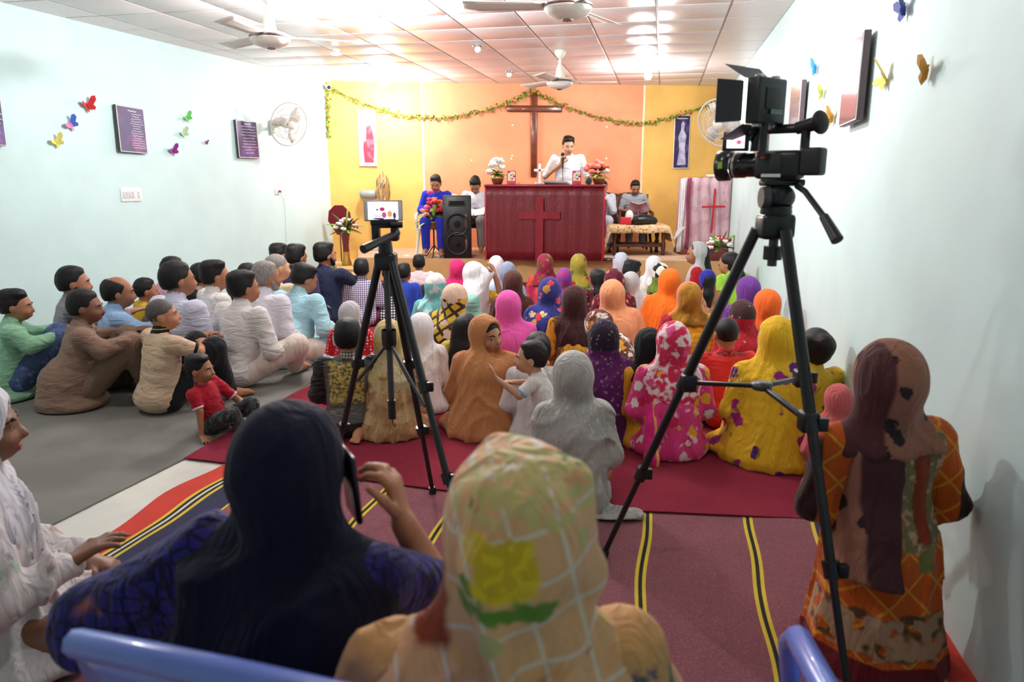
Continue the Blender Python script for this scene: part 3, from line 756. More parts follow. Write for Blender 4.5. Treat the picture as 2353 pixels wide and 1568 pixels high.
        if backpanel:                                   # a loose end of the scarf down the back
            x0, x1, zl, pm = backpanel
            S = Sdf(); trunk(S, .018); S.cone(P0 + (0, 0, .05), (0, -.02, .02), .20 * wd, .26 * wd, k=.06)
            S.clip((1, 0, -.1), x1); S.clip((-1, 0, .1), -x0); S.clip((0, 0, -1), -zl); S.clip((0, 1, 0), .02); S.clip((0, 0, 1), up((0, 0, .50))[2])
            S.fold(fa, 34, [(1, 0, .2)], sd); S.obj('scarf_end', pm, vox * .9, t, (), s)
    return t
GM = 'men and boys seated on the grey carpet'; GW = 'women and children seated on the maroon carpet'; GS = 'men on the stage'; GB = 'women in the back rows'
KN = ((.215, .19, .40), (.14, .40, .44)); KNR = ((.20, .22, .41), (.06, .40, .45))
F = fab
jeans = F('blue_denim', (70, 88, 128), [('noise', (104, 122, 160), 30, .6)]); black_cl = F('black_cotton', (26, 26, 30)); white_c = F('white_cotton', (232, 230, 232)); offw = F('off_white_cotton', (224, 212, 200))
navy_c = F('navy_cotton', (26, 30, 56)); brown_tr = F('taupe_cotton', (128, 104, 88)); greytr = F('grey_cotton', (120, 118, 116))
# ---------------------------------------------------------------- men and boys, left side
person('man in a mint green shirt and jeans, arm over his knee, nearest the left edge', 28, 668, .71, -58, pose='knees', lean=14, head=(-12, 4, 0), hair='tousled', shirt=F('mint_shirt', (140, 190, 156)), pants=jeans, arms=(KN, KN), face=True, group=GM, collar=F('mint_shirt', (0, 0, 0)), skn='b', tailz=0)
person('bearded man in a grey pinstriped shirt sitting against the left wall', 160, 614, .80, -55, lean=10, head=(-8, 2, 0), shirt=F('grey_stripe_shirt', (136, 130, 140), [('wave', (150, 146, 156), 60, .3, 0)]), pants=jeans, beard='full', face=True, group=GM, arms=(LAP, KN))
person('man with a moustache in a taupe shalwar kameez with outstretched arm', 188, 668, .735, -58, pose='knees', lean=14, head=(-14, 4, 0), shirt=F('taupe_kurta', (140, 112, 96)), pants=brown_tr, arms=(KN, KN), beard='moustache', face=True, skn='d', group=GM, collar=F('taupe_kurta', (0, 0, 0)), tailz=0, wd=1.06)
person('balding man in a sky blue shirt behind the man in taupe', 264, 637, .76, -52, lean=12, head=(-10, 3, 0), hair='balding', shirt=F('sky_shirt', (152, 184, 222)), pants=brown_tr, face=True, group=GM, arms=(LAP, KN), wd=1.06, pose='knees', collar=F('sky_shirt', (0, 0, 0)))
person('boy in a mustard yellow shirt between the blue and pink shirts', 330, 641, .62, -48, lean=10, head=(-10, 3, 0), hs=1.15, shirt=F('mustard_shirt', (206, 168, 36)), pants=black_cl, group=GM)
person('man in a pink shirt mostly hidden behind the lavender shirt', 392, 592, .76, -40, lean=8, head=(-15, 0, 0), shirt=F('pink_shirt', (232, 178, 204)), pants=black_cl, group=GM, wd=1.05)
person('man in a pale lavender shirt sitting straight with dark neat hair', 398, 603, .86, -28, lean=6, head=(-22, 0, 0), shirt=F('lavender_shirt', (206, 208, 228)), pants=offw, group=GM, face=True, collar=F('lavender_shirt', (0, 0, 0)))
person('man in a beige polo with black striped collar, arm on his raised knee', 360, 690, .695, -42, pose='knees', lean=10, head=(-26, -4, 0), hair='buzz', hcol='s', shirt=F('beige_polo', (206, 178, 150)), sleeve='short', pants=black_cl, arms=(KN, ((.22, .21, .42), (.02, .33, .43))), face=True, group=GM, skn='t', feet=True,
       collar=F('striped_collar', (24, 24, 26), [('wave', (170, 140, 60), 36, .38, 2)]), cuff=F('cuff_black', (24, 24, 26)), wd=1.1)
person('dark haired child peeking out behind the lavender shirt', 446, 668, .52, 60, lean=5, head=(20, 0, 0), hs=1.25, shirt=F('plum_cloth', (120, 60, 84)), pants=black_cl, group=GM, skn='b')
person('toddler in a yellow sleeveless top with fingers at the mouth', 484, 678, .52, 95, lean=2, head=(35, 0, 0), hs=1.4, hair='buzz', hcol='n', shirt=F('bright_yellow', (226, 204, 58)), sleeve='short', pants=F('bright_yellow', (0, 0, 0)), face=True, arms=(((.17, .14, .38), (.04, .15, .55)), LAP), group=GM)
person('man in a white shirt with side-parted hair beside the hidden head', 487, 601, .80, -48, lean=8, head=(-10, 0, 0), hair='tousled', shirt=F('plain_white_shirt', (232, 228, 224)), pants=offw, group=GM, face=True, collar=F('plain_white_shirt', (0, 0, 0)))
person('man whose dark head shows just left of the white shirt', 458, 607, .73, -48, lean=8, shirt=F('tan_cloth', (196, 176, 160)), pants=offw, group=GM)
person('man in a loose white shalwar kameez sitting cross-legged, foot showing', 553, 625, .79, -32, lean=12, head=(-14, 2, 0), hair='tousled', shirt=F('white_kameez', (226, 222, 218)), pants=F('cream_shalwar', (226, 212, 202)), tailz=0, group=GM, face=True, arms=(LAP, ((.24, .10, .25), (.18, .30, .20))), collar=F('white_kameez', (0, 0, 0)), wd=1.06, feet=True,
       pose=dict(hip=(.09, .02, .11), knee=(.27, .30, .25), ank=(.12, .40, .055), toe=(.10, .52, .035)))
person('man in dark clothes hidden behind the loose white kameez', 566, 607, .70, -40, lean=10, shirt=F('charcoal_cloth', (40, 42, 48)), pants=black_cl, group=GM)
person('grey haired older man in a white shirt, beard trimmed', 606, 603, .80, -30, lean=10, head=(-20, 2, 0), hcol='g', hair='short', shirt=F('old_white_shirt', (228, 226, 236)), pants=offw, beard='full', group=GM, face=True, collar=F('old_white_shirt', (0, 0, 0)))
person('elderly man with cropped grey hair in a beige kurta', 630, 585, .80, -35, lean=10, head=(-15, 0, 0), hcol='g', hair='buzz', shirt=F('beige_kurta', (208, 188, 156)), pants=offw, group=GM, face=True, skn='l')
person('man farthest along the left wall with a red and white checked collar', 638, 561, .75, -35, lean=8, head=(-10, 0, 0), hair='tousled', shirt=F('red_check', (214, 202, 206), [('grid', (188, 60, 70), 45, .16)]), pants=black_cl, group=GM)
person('man in a plum navy jacket between the two back-row heads', 679, 563, .80, -22, lean=14, head=(-10, 6, 0), hair='tousled', shirt=F('plum_navy', (46, 44, 76)), pants=black_cl, group=GM, wd=1.05)
person('bearded man in a navy shirt and peach trousers with knee raised', 742, 559, .81, -24, lean=8, head=(-20, 0, 0), beard='full', hair='tousled', shirt=F('deep_navy', (28, 36, 62)), pants=F('peach_trousers', (236, 176, 118)), pose='knees', arms=(KN, KN), group=GM, face=True, wd=1.12)
person('man in a pale aqua shalwar kameez bending over a black handset', 706, 610, .745, -28, lean=20, head=(-25, 22, 0), hair='tousled', shirt=F('aqua_kameez', (170, 214, 226)), pants=F('aqua_shalwar', (176, 216, 228)), tailz=0, group=GM, face=True, arms=(LAP, ((.26, .10, .27), (.12, .34, .24))), wd=1.12, collar=F('aqua_kameez', (0, 0, 0)))
person('boy in a finely checked shirt in front of the stage step', 829, 595, .66, 6, hs=1.12, lean=6, shirt=F('fine_check', (226, 222, 232), [('grid', (96, 78, 116), 50, .22)]), pants=F('maroon_trousers', (96, 36, 52)), group=GM, collar=F('fine_check', (0, 0, 0)))
person('boy in a black and white checked shirt behind the phone tripod', 893, 606, .60, 4, hs=1.12, lean=10, shirt=F('bold_check', (228, 226, 226), [('grid', (22, 22, 26), 40, .24), ('band', (18, 18, 22), 2, .28, .6)]), pants=black_cl, group=GM)
person('boy in a royal blue top right of the phone tripod', 927, 606, .60, -20, hs=1.12, lean=8, shirt=F('royal_blue', (38, 62, 160)), pants=black_cl, pose='knees', group=GM)
person('boy in a pale pink shirt close to the stage front', 962, 586, .60, 0, hs=1.12, lean=4, shirt=F('pale_pink_shirt', (226, 204, 204)), pants=black_cl, group=GM)
camo = F('camo_grey', (66, 68, 70), [('noise', (38, 40, 42), 26, .52), ('noise', (100, 100, 98), 34, .6)])
person('toddler in a red polo and camouflage trousers leaning on one hand', 452, 818, .46, -104, lean=-6, side=10, head=(10, 0, 0), hs=1.32, hair='tousled', shirt=F('red_polo', (172, 26, 44)), sleeve='short', pants=camo, face=True, hands='LR', feet=True, group=GM, skn='b',
       arms=(((.21, .18, .27), (.14, .38, .17)), ((.245, .03, .29), (.29, .06, .045), (.5, .8, -.15))), pose=dict(hip=(.09, .04, .10), knee=(.17, .34, .26), ank=(.10, .42, .06), toe=(.12, .53, .035)), cuff=F('polo_trim', (220, 200, 200)), collar=F('red_polo', (0, 0, 0)), spread=1.3, curl=.12)
# ---------------------------------------------------------------- women and children, middle and right
def W(label, px, top, h, scarf, dress, yaw=0, **kw):
    kw.setdefault('lean', 10); kw.setdefault('wd', .9); kw.setdefault('group', GW)
    return person(label, px, top, h, yaw, scarf=scarf, dress=dress, **kw)
sheer = F('sheer_white_voile', (240, 238, 240), alpha=.62, bump=.4); whites = F('white_voile', (238, 234, 236)); 
W('girl in a sheer white veil and red polka dot dress', 802, 693, .62, sheer, F('red_polka', (196, 28, 40), [('dot', (240, 230, 228), 46, .30)]), -6, drop=.40, hair='tied', sextra=lambda S, up, Hd: S.chain([up((-.13, .02, .46)), up((-.22, 0, .28)), (-.23, -.02, .05)], [.05, .05, .05], k=.04), zc=-.003)
person('boy kneeling barefoot in a black and brown printed leather jacket', 797, 735, .66, 3, pose='kneel', lean=6, hs=1.12, shirt=F('leather_jacket', (92, 84, 78), [('box', (186, 158, 60), (-.10, .09, .20, .43), 30, .03, 60), ('band', (22, 20, 24), 2, .43, .62), ('band', (20, 20, 22), 0, .125, .4), ('band', (20, 20, 22), 0, -.4, -.13), ('band', (26, 24, 24), 2, -.1, .10)], rough=.45, spec=.5),
       pants=black_cl, feet=True, group=GW, collar=F('plaid_collar', (196, 184, 166), [('grid', (84, 74, 66), 60, .2)]), skn='t')
mottle = F('tan_mottled', (196, 164, 116), [('noise', (172, 128, 84), 12, .52), ('noise', (150, 92, 66), 16, .66)], spec=.35, rough=.6)
W('woman in a mottled tan and gold dupatta with flowered hem', 892, 735, .68, F('gold_mottled', (200, 176, 110), [('noise', (206, 190, 150), 8, .5), ('noise', (160, 110, 80), 14, .62)], rough=.6, spec=.35), mottle, 0, drop=.16, lean=14, open_=False, bellr=1.05, wd=.92)
W('girl in a thin white veil beside the mottled tan dupatta', 966, 720, .64, whites, F('white_pink_dress', (232, 220, 224)), 0, drop=.20)
teal_s = F('teal_white_scarf', (120, 200, 200), [('band', (236, 226, 224), 2, .59, .9), ('noise', (214, 226, 222), 16, .56)])
W('woman in a white and teal dupatta behind the yellow lattice print', 1000, 628, .70, teal_s, F('teal_dress', (110, 196, 196)), -12, drop=.12, lean=16, open_=False)
W('woman in a yellow and black lattice print with pale scarf top', 1044, 652, .72, F('yellow_lattice', (212, 178, 58), [('grid', (60, 50, 34), 17, .20, 38), ('flower', (222, 190, 180), 9, .30), ('band', (226, 196, 170), 2, .585, .9)]), F('yellow_lattice2', (208, 176, 70), [('grid', (52, 46, 34), 16, .18, 42), ('noise', (198, 190, 176), 9, .62)]), -22, shawl=True, open_=False, lean=20, side=8, bellr=.9)
W('girl in a magenta veil near the loudspeaker box', 1050, 595, .66, F('magenta_veil', (206, 40, 104)), F('magenta_veil', (0, 0, 0)), 0, drop=.3)
W('woman lifting her white veil with one arm in a yellow sleeve', 1088, 603, .74, whites, F('marigold_dress', (226, 172, 46)), -10, drop=.05, lean=10, open_=False, hands='R', arms=(LAP, ((.33, .04, .47), (.25, .06, .70), (-.3, .1, .8))), sleeve='half',
  sextra=lambda S, up, Hd: (S.cone(Hd((0, -.02, .12)), (.20, .05, .73), .09, .02, k=.06), S.cone((.17, .04, .69), (-.06, -.08, .42), .03, .16, k=.08), S.cone((-.02, -.09, .46), (.02, -.12, .2), .15, .14, k=.06)))
W('girl in a mint dress sitting in front of the raised white veil', 1085, 676, .52, F('mint_dupatta', (150, 206, 186)), F('mint_dress', (146, 202, 182)), -8, drop=.2, hs=1.05)
W('girl in a white veil left of the grey-blue headscarf', 1140, 588, .66, whites, whites, -8, drop=.1)
W('woman in a grey-blue headscarf and pale blue dress', 1166, 602, .68, F('grey_blue_scarf', (142, 152, 176)), F('pale_blue_lace', (150, 176, 198), [('edge', (176, 198, 214), 40, .06)]), -4, drop=.34)
W('woman in a chocolate brown hijab behind the hot pink hijab', 1178, 622, .70, F('chocolate_hijab', (84, 48, 40)), F('rust_print', (96, 54, 44), [('noise', (196, 84, 40), 14, .6)]), -4, drop=.30)
W('woman in a plain hot pink hijab covering her back', 1168, 668, .72, F('hot_pink_hijab', (232, 92, 172)), F('hot_pink_hijab', (0, 0, 0)), 4, drop=.0, lean=8, shawl=True, bellr=.72, open_=False, wd=.95, folds=.6)
W('girl with loose black hair and a lime dress behind the camel shawl', 1072, 722, .62, None, F('lime_yellow_dress', (206, 190, 70)), -8, hair='long', hs=1.1, hair_extra=lambda S, up, Hd: S.chain([Hd((-.05, -.05, .1)), up((-.08, -.09, .40)), up((-.10, -.10, .16))], [.06, .06, .05], k=.04))
camel = F('camel_shawl', (196, 132, 84), [('flower', (176, 112, 70), 20, .10)], bump=.22)
W('girl wrapped in a plain camel shawl looking back over her shoulder', 1112, 725, .70, camel, camel, -6, shawl=True, head=(-128, 2, 4, .55), face=True, hair='buzz', skn='t', hs=1.1, bellr=1.12, lean=10, folds=1.5, wd=1.0, open_=1.16)
person('baby in a white shirt with blue sleeve trims reaching to the camel shawl', 1226, 782, .46, 78, z0=.20, Yd=3.45, lean=24, head=(6, 0, 0), hs=1.42, pose=dict(hip=(.08, .02, .06), knee=(.09, .14, -.16), ank=(.08, .0, -.36), toe=(.09, .12, -.39)), shirt=F('baby_white', (232, 222, 218)), sleeve='short', pants=F('navy_shorts', (32, 36, 66)), face=True, hands='L', skn='l', hair='short', hcol='n', cuff=F('baby_blue', (126, 186, 222)),
       arms=(((.23, .27, .36), (.20, .50, .50), (.1, .35, .9)), ((.2, .25, .36), (.12, .38, .38))), group=GW, spread=1.2, curl=.15)
person('toddler with a green hair clip behind the baby in white', 1236, 765, .50, 10, Yd=3.8, hs=1.2, dress=F('baby_pale', (222, 214, 214)), hair='bun', hcol='n', group=GW)
W('woman in a maroon paisley dupatta with pink and orange dress at the front row', 1253, 583, .70, F('maroon_paisley', (150, 40, 72), [('noise', (104, 70, 40), 14, .55), ('flower', [(150, 120, 50), (196, 60, 40)], 16, .24)]), F('pink_orange_print', (178, 44, 80), [('noise', (206, 84, 40), 10, .58)]), 0, drop=.42, sextra=None, backpanel=(-.05, .06, .1, F('black_braid', (30, 26, 30))))
W('girl in a violet chiffon scarf between the two front-row prints', 1297, 617, .60, F('violet_chiffon', (140, 62, 150), [('noise', (170, 60, 110), 9, .55)]), F('violet_chiffon', (0, 0, 0)), 4, drop=.1)
W('woman in an olive and red print scarf with lime green back', 1330, 583, .70, F('olive_print', (160, 150, 60), [('flower', [(184, 40, 40), (196, 140, 60), (84, 110, 60)], 14, .34)]), F('lime_red', (150, 208, 130), [('box', (176, 56, 44), (-.4, -.06, 0, .6), 9, .02), ('box', (60, 66, 70), (-.05, 0, 0, .6), 9, .02)]), -4, drop=.40)
W('woman in a royal blue floral chador with red and cream blooms', 1263, 638, .72, F('blue_floral', (50, 56, 130), [('flower', [(206, 60, 60), (222, 204, 150), (200, 150, 60), (218, 96, 120)], 12, .36)]), F('blue_floral', (0, 0, 0)), 0, drop=.0, shawl=True, bellr=.85, open_=False, lean=14)
W('woman in a dark brown hijab and mustard print dress', 1320, 657, .72, F('dark_brown_hijab', (66, 36, 36)), F('mustard_print', (206, 148, 36), [('noise', (90, 60, 30), 14, .56)]), -4, drop=.24, lean=14, open_=False)
W('girl with long black hair tied by a lilac band', 1372, 618, .66, None, F('maroon_dots', (96, 34, 44), [('flower', (196, 150, 120), 26, .2)]), 12, hair='long', head=(10, 4, 0), hair_extra=lambda S, up, Hd: S.ell(up((0, -.12, .36)), (.06, .05, .10), k=.03))
W('woman in a maroon and salmon floral scarf behind the peach hijab', 1412, 618, .70, F('maroon_salmon', (92, 30, 48), [('flower', [(214, 120, 96), (170, 70, 60)], 15, .32)]), F('maroon_salmon', (0, 0, 0)), 6, drop=.0, shawl=True, bellr=.8, open_=False, lean=12)
W('woman in a plain peach hijab down her back', 1408, 643, .74, F('peach_hijab', (240, 156, 112)), F('peach_hijab', (0, 0, 0)), 6, shawl=True, bellr=.92, open_=False, lean=12, side=-6, folds=.7, wd=.98)
W('woman in a white and cobalt blue flowered scarf at the front row', 1427, 580, .68, F('cobalt_flower', (206, 204, 216), [('flower', (78, 98, 190), 11, .38)]), F('cream_cobalt', (222, 214, 196), [('flower', (110, 130, 204), 9, .26)]), 0, drop=.40)
person('boy with black hair bowing his head near the front row', 1455, 600, .66, -30, lean=14, head=(-20, 14, 0), hs=1.1, hair='tousled', shirt=F('cream_shirt', (226, 214, 200)), pants=black_cl, group=GW, face=True)
W('girl in a sheer white veil behind the peach hijab', 1450, 625, .66, sheer, F('white_dress', (224, 216, 214)), -8, drop=.2)
W('girl in a solid white scarf at the front row right of the table', 1503, 588, .68, whites, whites, -8, drop=.2, lean=10)
W('woman in a black and white chequered scarf and red lattice dress', 1520, 605, .68, F('chequer_scarf', (228, 220, 204), [('check', (34, 34, 36), 12, 42), ('band', (110, 130, 50), 2, .38, .52)]), F('red_lattice', (170, 30, 58), [('edge', (226, 196, 196), 16, .05)]), 0, drop=.46)
W('woman in a bright orange chador right of the red lattice dress', 1540, 617, .74, F('bright_orange', (240, 112, 26)), F('bright_orange', (0, 0, 0)), -4, shawl=True, bellr=.82, open_=False, lean=10, side=4, folds=.8)
W('woman in a mustard scarf with striped red shawl and mustard back', 1585, 648, .73, F('mustard_olive', (168, 116, 36), [('noise', (140, 100, 30), 12, .55), ('band', (206, 120, 90), 1, .03, .3)]), F('mustard_pleats', (222, 160, 36), [('wave', (200, 132, 28), 30, .36, 2), ('band', (168, 36, 56), 0, -.5, -.09)]), 0, drop=.46, lean=10, wd=1.0)
W('girl in a cobalt blue head cloth with black hair and tan dress', 1627, 620, .62, F('cobalt_cloth', (40, 44, 150)), F('tan_dress', (180, 128, 92), [('noise', (160, 104, 74), 20, .55)]), 0, drop=.6, drape=False, hair='long')
girl_red = F('crimson_gold', (176, 26, 40), [('flower', (206, 150, 60), 18, .16)])
W('girl in a sheer white veil and crimson dress, in profile by the stage', 1602, 555, .80, sheer, girl_red, 70, drop=.34, head=(16, 6, 0), face=True, hair='long', skn='b', lean=4, open_=1.3)
W('woman with a hair clip and lime green dress bending by the right wall', 1668, 583, .72, None, F('lime_dress', (156, 206, 66)), 30, hair='long', head=(30, 22, 0), lean=16, skn='t', face=True)
W('woman in a purple hijab along the right wall', 1722, 635, .72, F('purple_hijab', (106, 56, 140)), F('purple_hijab', (0, 0, 0)), 6, shawl=True, bellr=.85, open_=False, lean=10)
W('woman in an orange hijab closest to the right wall', 1766, 665, .72, F('vermilion_hijab', (236, 104, 40)), F('vermilion_hijab', (0, 0, 0)), 4, shawl=True, bellr=.75, open_=False, lean=8, wd=.85)
W('woman in a red embroidered dupatta with brown beaded hood', 1708, 690, .68, F('red_beaded', (176, 28, 42), [('band', (66, 40, 42), 2, .535, .9), ('flower', (170, 160, 150), 20, .14)]), F('red_embroidered', (168, 26, 42), [('flower', (196, 176, 160), 16, .12)]), 4, shawl=True, bellr=.8, open_=False, lean=12)
person('boy in a coral red T-shirt with dark print on the shoulders', 1673, 733, .64, 0, lean=6, hs=1.08, hair='buzz', hcol='k', shirt=F('coral_tshirt', (220, 56, 54), [('box', (120, 40, 50), (-.11, .11, .425, .455), 60, .02, 70)]), sleeve='short', pants=black_cl, group=GW, wd=1.02)
brown_pat = F('brown_white_pattern', (110, 56, 40), [('noise', (236, 222, 208), 22, .55), ('flower', [(230, 160, 40), (222, 140, 50)], 5.5, .26)])
W('child bending under a brown and white patterned scarf with orange paisley', 1378, 712, .64, brown_pat, F('pale_stripe', (196, 190, 200)), 34, shawl=True, bellr=.8, open_=False, lean=30, side=-18)
W('woman in a purple and black patterned chador with beaded hood', 1388, 735, .70, F('purple_pattern', (94, 30, 92), [('flower', (150, 110, 150), 22, .16), ('band', (44, 30, 48), 2, .51, .95), ('flower', (130, 116, 110), 34, .22)]), F('purple_pattern2', (84, 26, 84), [('dot', (170, 130, 160), 24, .2)]), 0, shawl=True, bellr=.8, open_=False, lean=14)
W('woman in a plain black hijab beside the pink floral scarf', 1494, 755, .66, F('black_hijab', (26, 26, 28)), F('yellow_black', (206, 148, 40)), 12, drop=.1, lean=14, open_=False)
pinkf = F('pink_floral', (222, 62, 128), [('flower', [(236, 170, 40), (230, 222, 214), (206, 36, 84)], 13, .36), ('noise', (238, 206, 210), 18, .62)])
W('woman in a hot pink, white and orange floral dupatta', 1550, 740, .73, F('pink_floral_scarf', (214, 44, 84), [('noise', (240, 214, 214), 20, .52), ('flower', [(236, 170, 40), (232, 84, 150), (206, 36, 84)], 11, .28)]), pinkf, 0, drop=.30, lean=10, open_=False, bellr=.9, wd=.95,
  backpanel=(-.19, -.12, .0, F('hot_pink_border', (232, 40, 140), [('wave', (226, 180, 80), 14, .42, 0)])))
yelf = F('yellow_floral', (226, 178, 38), [('flower', (130, 120, 40), 9, .2), ('flower', [(160, 34, 110), (96, 36, 116), (150, 40, 120)], 8.3, .31)])
W('woman in a large yellow chador with purple flowers', 1790, 728, .77, yelf, yelf, 0, shawl=True, bellr=1.12, open_=False, lean=10, wd=1.06, folds=1.2)
W('small child with curly hair bun and bare arm beside the yellow chador', 1878, 757, .70, None, F('yellow_child', (222, 180, 50), [('flower', (150, 40, 110), 14, .3)]), 10, hair='bun', hcol='n', hs=1.15, sleeve='short', lean=2, hair_extra=lambda S, up, Hd: S.ell(Hd((.02, -.07, .11)), (.06, .06, .06), k=.03))
gscarf = F('grey_velvet_print', (174, 170, 164), [('noise', (160, 157, 152), 7, .52), ('noise', (188, 184, 178), 40, .62)], rough=.6, spec=.4)
W('woman in a grey velvet dupatta, alone at the front of the maroon carpet', 1318, 808, .72, gscarf, gscarf, 4, shawl=True, bellr=.86, open_=False, lean=14, wd=.83, folds=1.6, hs=1.14,
  sextra=lambda S, up, Hd: (S.ell((.20, -.14, .018), (.15, .07, .016), k=.03), S.ell((.27, -.10, .014), (.09, .05, .012), k=.02)))
W('child in a rose pink scarf beside the orange dress', 1930, 885, .50, F('rose_scarf', (196, 96, 96)), F('rose_scarf', (0, 0, 0)), 0, shawl=True, bellr=.7, open_=False)

q = atz(1010, 836, .16); t = thing('open_book', 'open white book in the lap beside the thin white veil', 'book', q, R(10)); 
for sx in (-1, 1): MB().box((sx * .06, 0, 0), (.12, .16, .01), Euler((.35, -.15 * sx, 0)), bev=.003).build('page_block', mat('white_paper', (240, 238, 232), .8, var=.02), t)
q = aty(757, 716, 5.55); t = thing('handset', 'black handset held by the man in pale aqua', 'phone', q, R(-30)); MB().box((0, 0, 0), (.05, .016, .11), Euler((.5, .5, 0)), bev=.005).build('case', mat('handset_black', (20, 20, 22), .3), t); MB().box((0, -.009, .012), (.038, .003, .06), Euler((.5, .5, 0))).build('screen', mat('handset_screen', (190, 196, 204), .2), t)
# =================================================================== stage: people and furniture
M_wood = mat('varnished_brown_wood', (112, 50, 24), .22, var=.25, vs_=9, coat=.5); M_dwood = mat('dark_wood', (84, 44, 30), .4, var=.2, vs_=10)
M_blackp = mat('black_plastic', (22, 22, 24), .4, var=.05); M_grill = mat('speaker_cloth', (14, 14, 16), .9, var=.1, vs_=40); M_gold = mat('brushed_gold', (186, 146, 70), .35, metal=.7)
M_green = mat('leaf_green', (70, 120, 44), .5, var=.2, vs_=20); M_dgreen = mat('dark_leaf', (34, 66, 36), .5, var=.2, vs_=20); M_lime = mat('lime_leaf', (146, 190, 60), .5, var=.15, vs_=20)
M_white = mat('white_petal', (240, 240, 232), .6, var=.04); M_redp = mat('red_petal', (186, 28, 40), .6, var=.15, vs_=30); M_pinkp = mat('pink_petal', (226, 70, 130), .6, var=.1); M_orp = mat('orange_petal', (236, 100, 50), .6, var=.1); M_salm = mat('salmon_petal', (244, 130, 110), .6, var=.1)
M_chrome = mat('chrome_metal', (190, 190, 192), .2, metal=.9, var=.02); M_paper = mat('white_paper', (240, 238, 232), .8, var=.02); M_bookc = mat('dark_red_leather', (92, 20, 28), .5)
def st(px, py): return atz(px, py, ZS)
# ---- altar with maroon cloth
M_altar = fab('maroon_altar_cloth', (112, 14, 28), [], rough=.45, spec=.5, bump=.15)
M_sheerm = fab('sheer_maroon_voile', (150, 24, 44), rough=.5, alpha=.55)
a0, a1 = st(1117, 598), st(1384, 602); aw = (a1 - a0).length; ad = (a1 - a0).normalized(); an = Vector((ad.y, -ad.x, 0)); ang = math.atan2(ad.y, ad.x); ah = .99
t = thing('altar', 'maroon draped altar table with a cloth cross on its front', 'altar', (a0 + a1) / 2, ang)
mb = MB(); mb.box((0, .30, ah / 2), (aw - .04, .52, ah - .02), bev=.01); mb.build('frame', mat('altar_wood', (120, 24, 34), .4), t)
mb = MB(); mb.box((0, .28, ah - .012), (aw + .03, .62, .03), bev=.008); mb.build('top_board', mat('altar_top', (132, 22, 40), .35), t)
mb = MB(); mb.grid(lambda s, z: ((s - .5) * aw, .018 * math.sin(s * 46 + 2 * math.sin(s * 9)) * (1 - .5 * z) * (.4 + .6 * abs(math.sin(s * 5))) - .0, .012 + z * (ah - .03)), 120, 8); mb.build('front_cloth', M_altar, t, .004)
for x in (-aw / 2, aw / 2): MB().box((x, .01, ah / 2), (.02, .05, ah), bev=.004).build('edge_trim', M_redp, t)
crm = fab('pale_maroon_cross', (138, 40, 50), rough=.6)
mb = MB(); cx = -.06; mb.box((cx, -.03, .42), (.105, .006, .82)); mb.build('cross_upright', crm, t)
mb = MB(); mb.box((cx, -.031, .60), (.54, .006, .10)); mb.build('cross_arm', crm, t)
AT = lambda px, py, dy=.2: (a0 + a1) / 2 + ad * ((aty(px, py, a0.y + .2).x - (a0.x + a1.x) / 2) / ad.x) - an * dy + Vector((0, 0, ah))
# ---- wooden cross
c0 = ONB(1226, 210, .012); c1 = ONB(1226, 407, .012); ca = ONB(1164, 250, .012); cb = ONB(1291, 250, .012)
t = thing('wall_cross', 'large glossy brown wooden cross on the peach wall', 'cross', (c1.x, c1.y, c1.z), math.atan2(BW.y, BW.x))
Lc = c0.z - c1.z; wc = .098
mb = MB(); mb.box((0, -.022, Lc / 2), (wc, .044, Lc), bev=.016); mb.build('upright', M_wood, t)
mb = MB(); mb.box((ONB(1227.5, 250).dot(BW) - c1.dot(BW), -.024, ca.z - c1.z), ((cb - ca).length, .048, wc), bev=.016); mb.build('arm', M_wood, t)
# ---- garlands
M_leafg = mat('garland_leaf', (116, 140, 56), .6, var=.3, vs_=40); M_gfl = mat('garland_flower', (214, 120, 66), .6, var=.2)
def garland(lab, pts, n, seed):
    rnd = random.Random(seed); P = []
    for i in range(n + 1):
        u = i / n * (len(pts) - 1); k = min(int(u), len(pts) - 2); f = u - k
        p0, p1, p2, p3 = (pts[max(0, k - 1)], pts[k], pts[k + 1], pts[min(len(pts) - 1, k + 2)])
        P.append(.5 * ((2 * p1) + (p2 - p0) * f + (2 * p0 - 5 * p1 + 4 * p2 - p3) * f * f + (3 * p1 - p0 - 3 * p2 + p3) * f ** 3))
    t = thing('garland', lab, 'garland', P[0], 0, 'artificial leaf garlands on the back wall'); L = [p - P[0] for p in P]
    MB().tube(L, .004, 5).build('string', M_dgreen, t)
    lv = MB(); fl = MB()
    for i in range(n):
        for k in range(5):
            f = rnd.random(); c = L[i] * (1 - f) + L[i + 1] * f + Vector((rnd.uniform(-.02, .02), rnd.uniform(-.02, .02), rnd.uniform(-.025, .025)))
            a = rnd.uniform(0, 6.28); d = Vector((math.cos(a), rnd.uniform(-.7, .7), math.sin(a))).normalized(); e = d.orthogonal() * .017; r = rnd.uniform(.03, .05)
            nrm = d.cross(e).normalized() * .006
            lv.add([c, c + d * r * .5 + e, c + d * r, c + d * r * .5 - e, c + d * r * .5 + nrm], [(0, 1, 4), (1, 2, 4), (2, 3, 4), (3, 0, 4)], 0 if rnd.random() < .6 else 1)
        if i % 3 == 0: fl.sph(L[i] + Vector((rnd.uniform(-.02, .02), -.02, rnd.uniform(-.02, .02))), rnd.uniform(.016, .026), 7, 5)
    o = lv.build('leaves', [M_leafg, M_lime], t); o['kind'] = 'stuff'; o = fl.build('flowers', M_gfl, t); o['kind'] = 'stuff'
garland('leaf garland hanging straight down in the left back corner', [ONB(754, y, .04) for y in (205, 240, 280, 318)], 16, 3)
garland('leaf garland swag from the left corner to the wooden cross', [ONB(*p, .06) for p in ((760, 204), (840, 240), (920, 264), (1000, 272), (1080, 262), (1150, 244), (1200, 222), (1226, 208))], 56, 4)
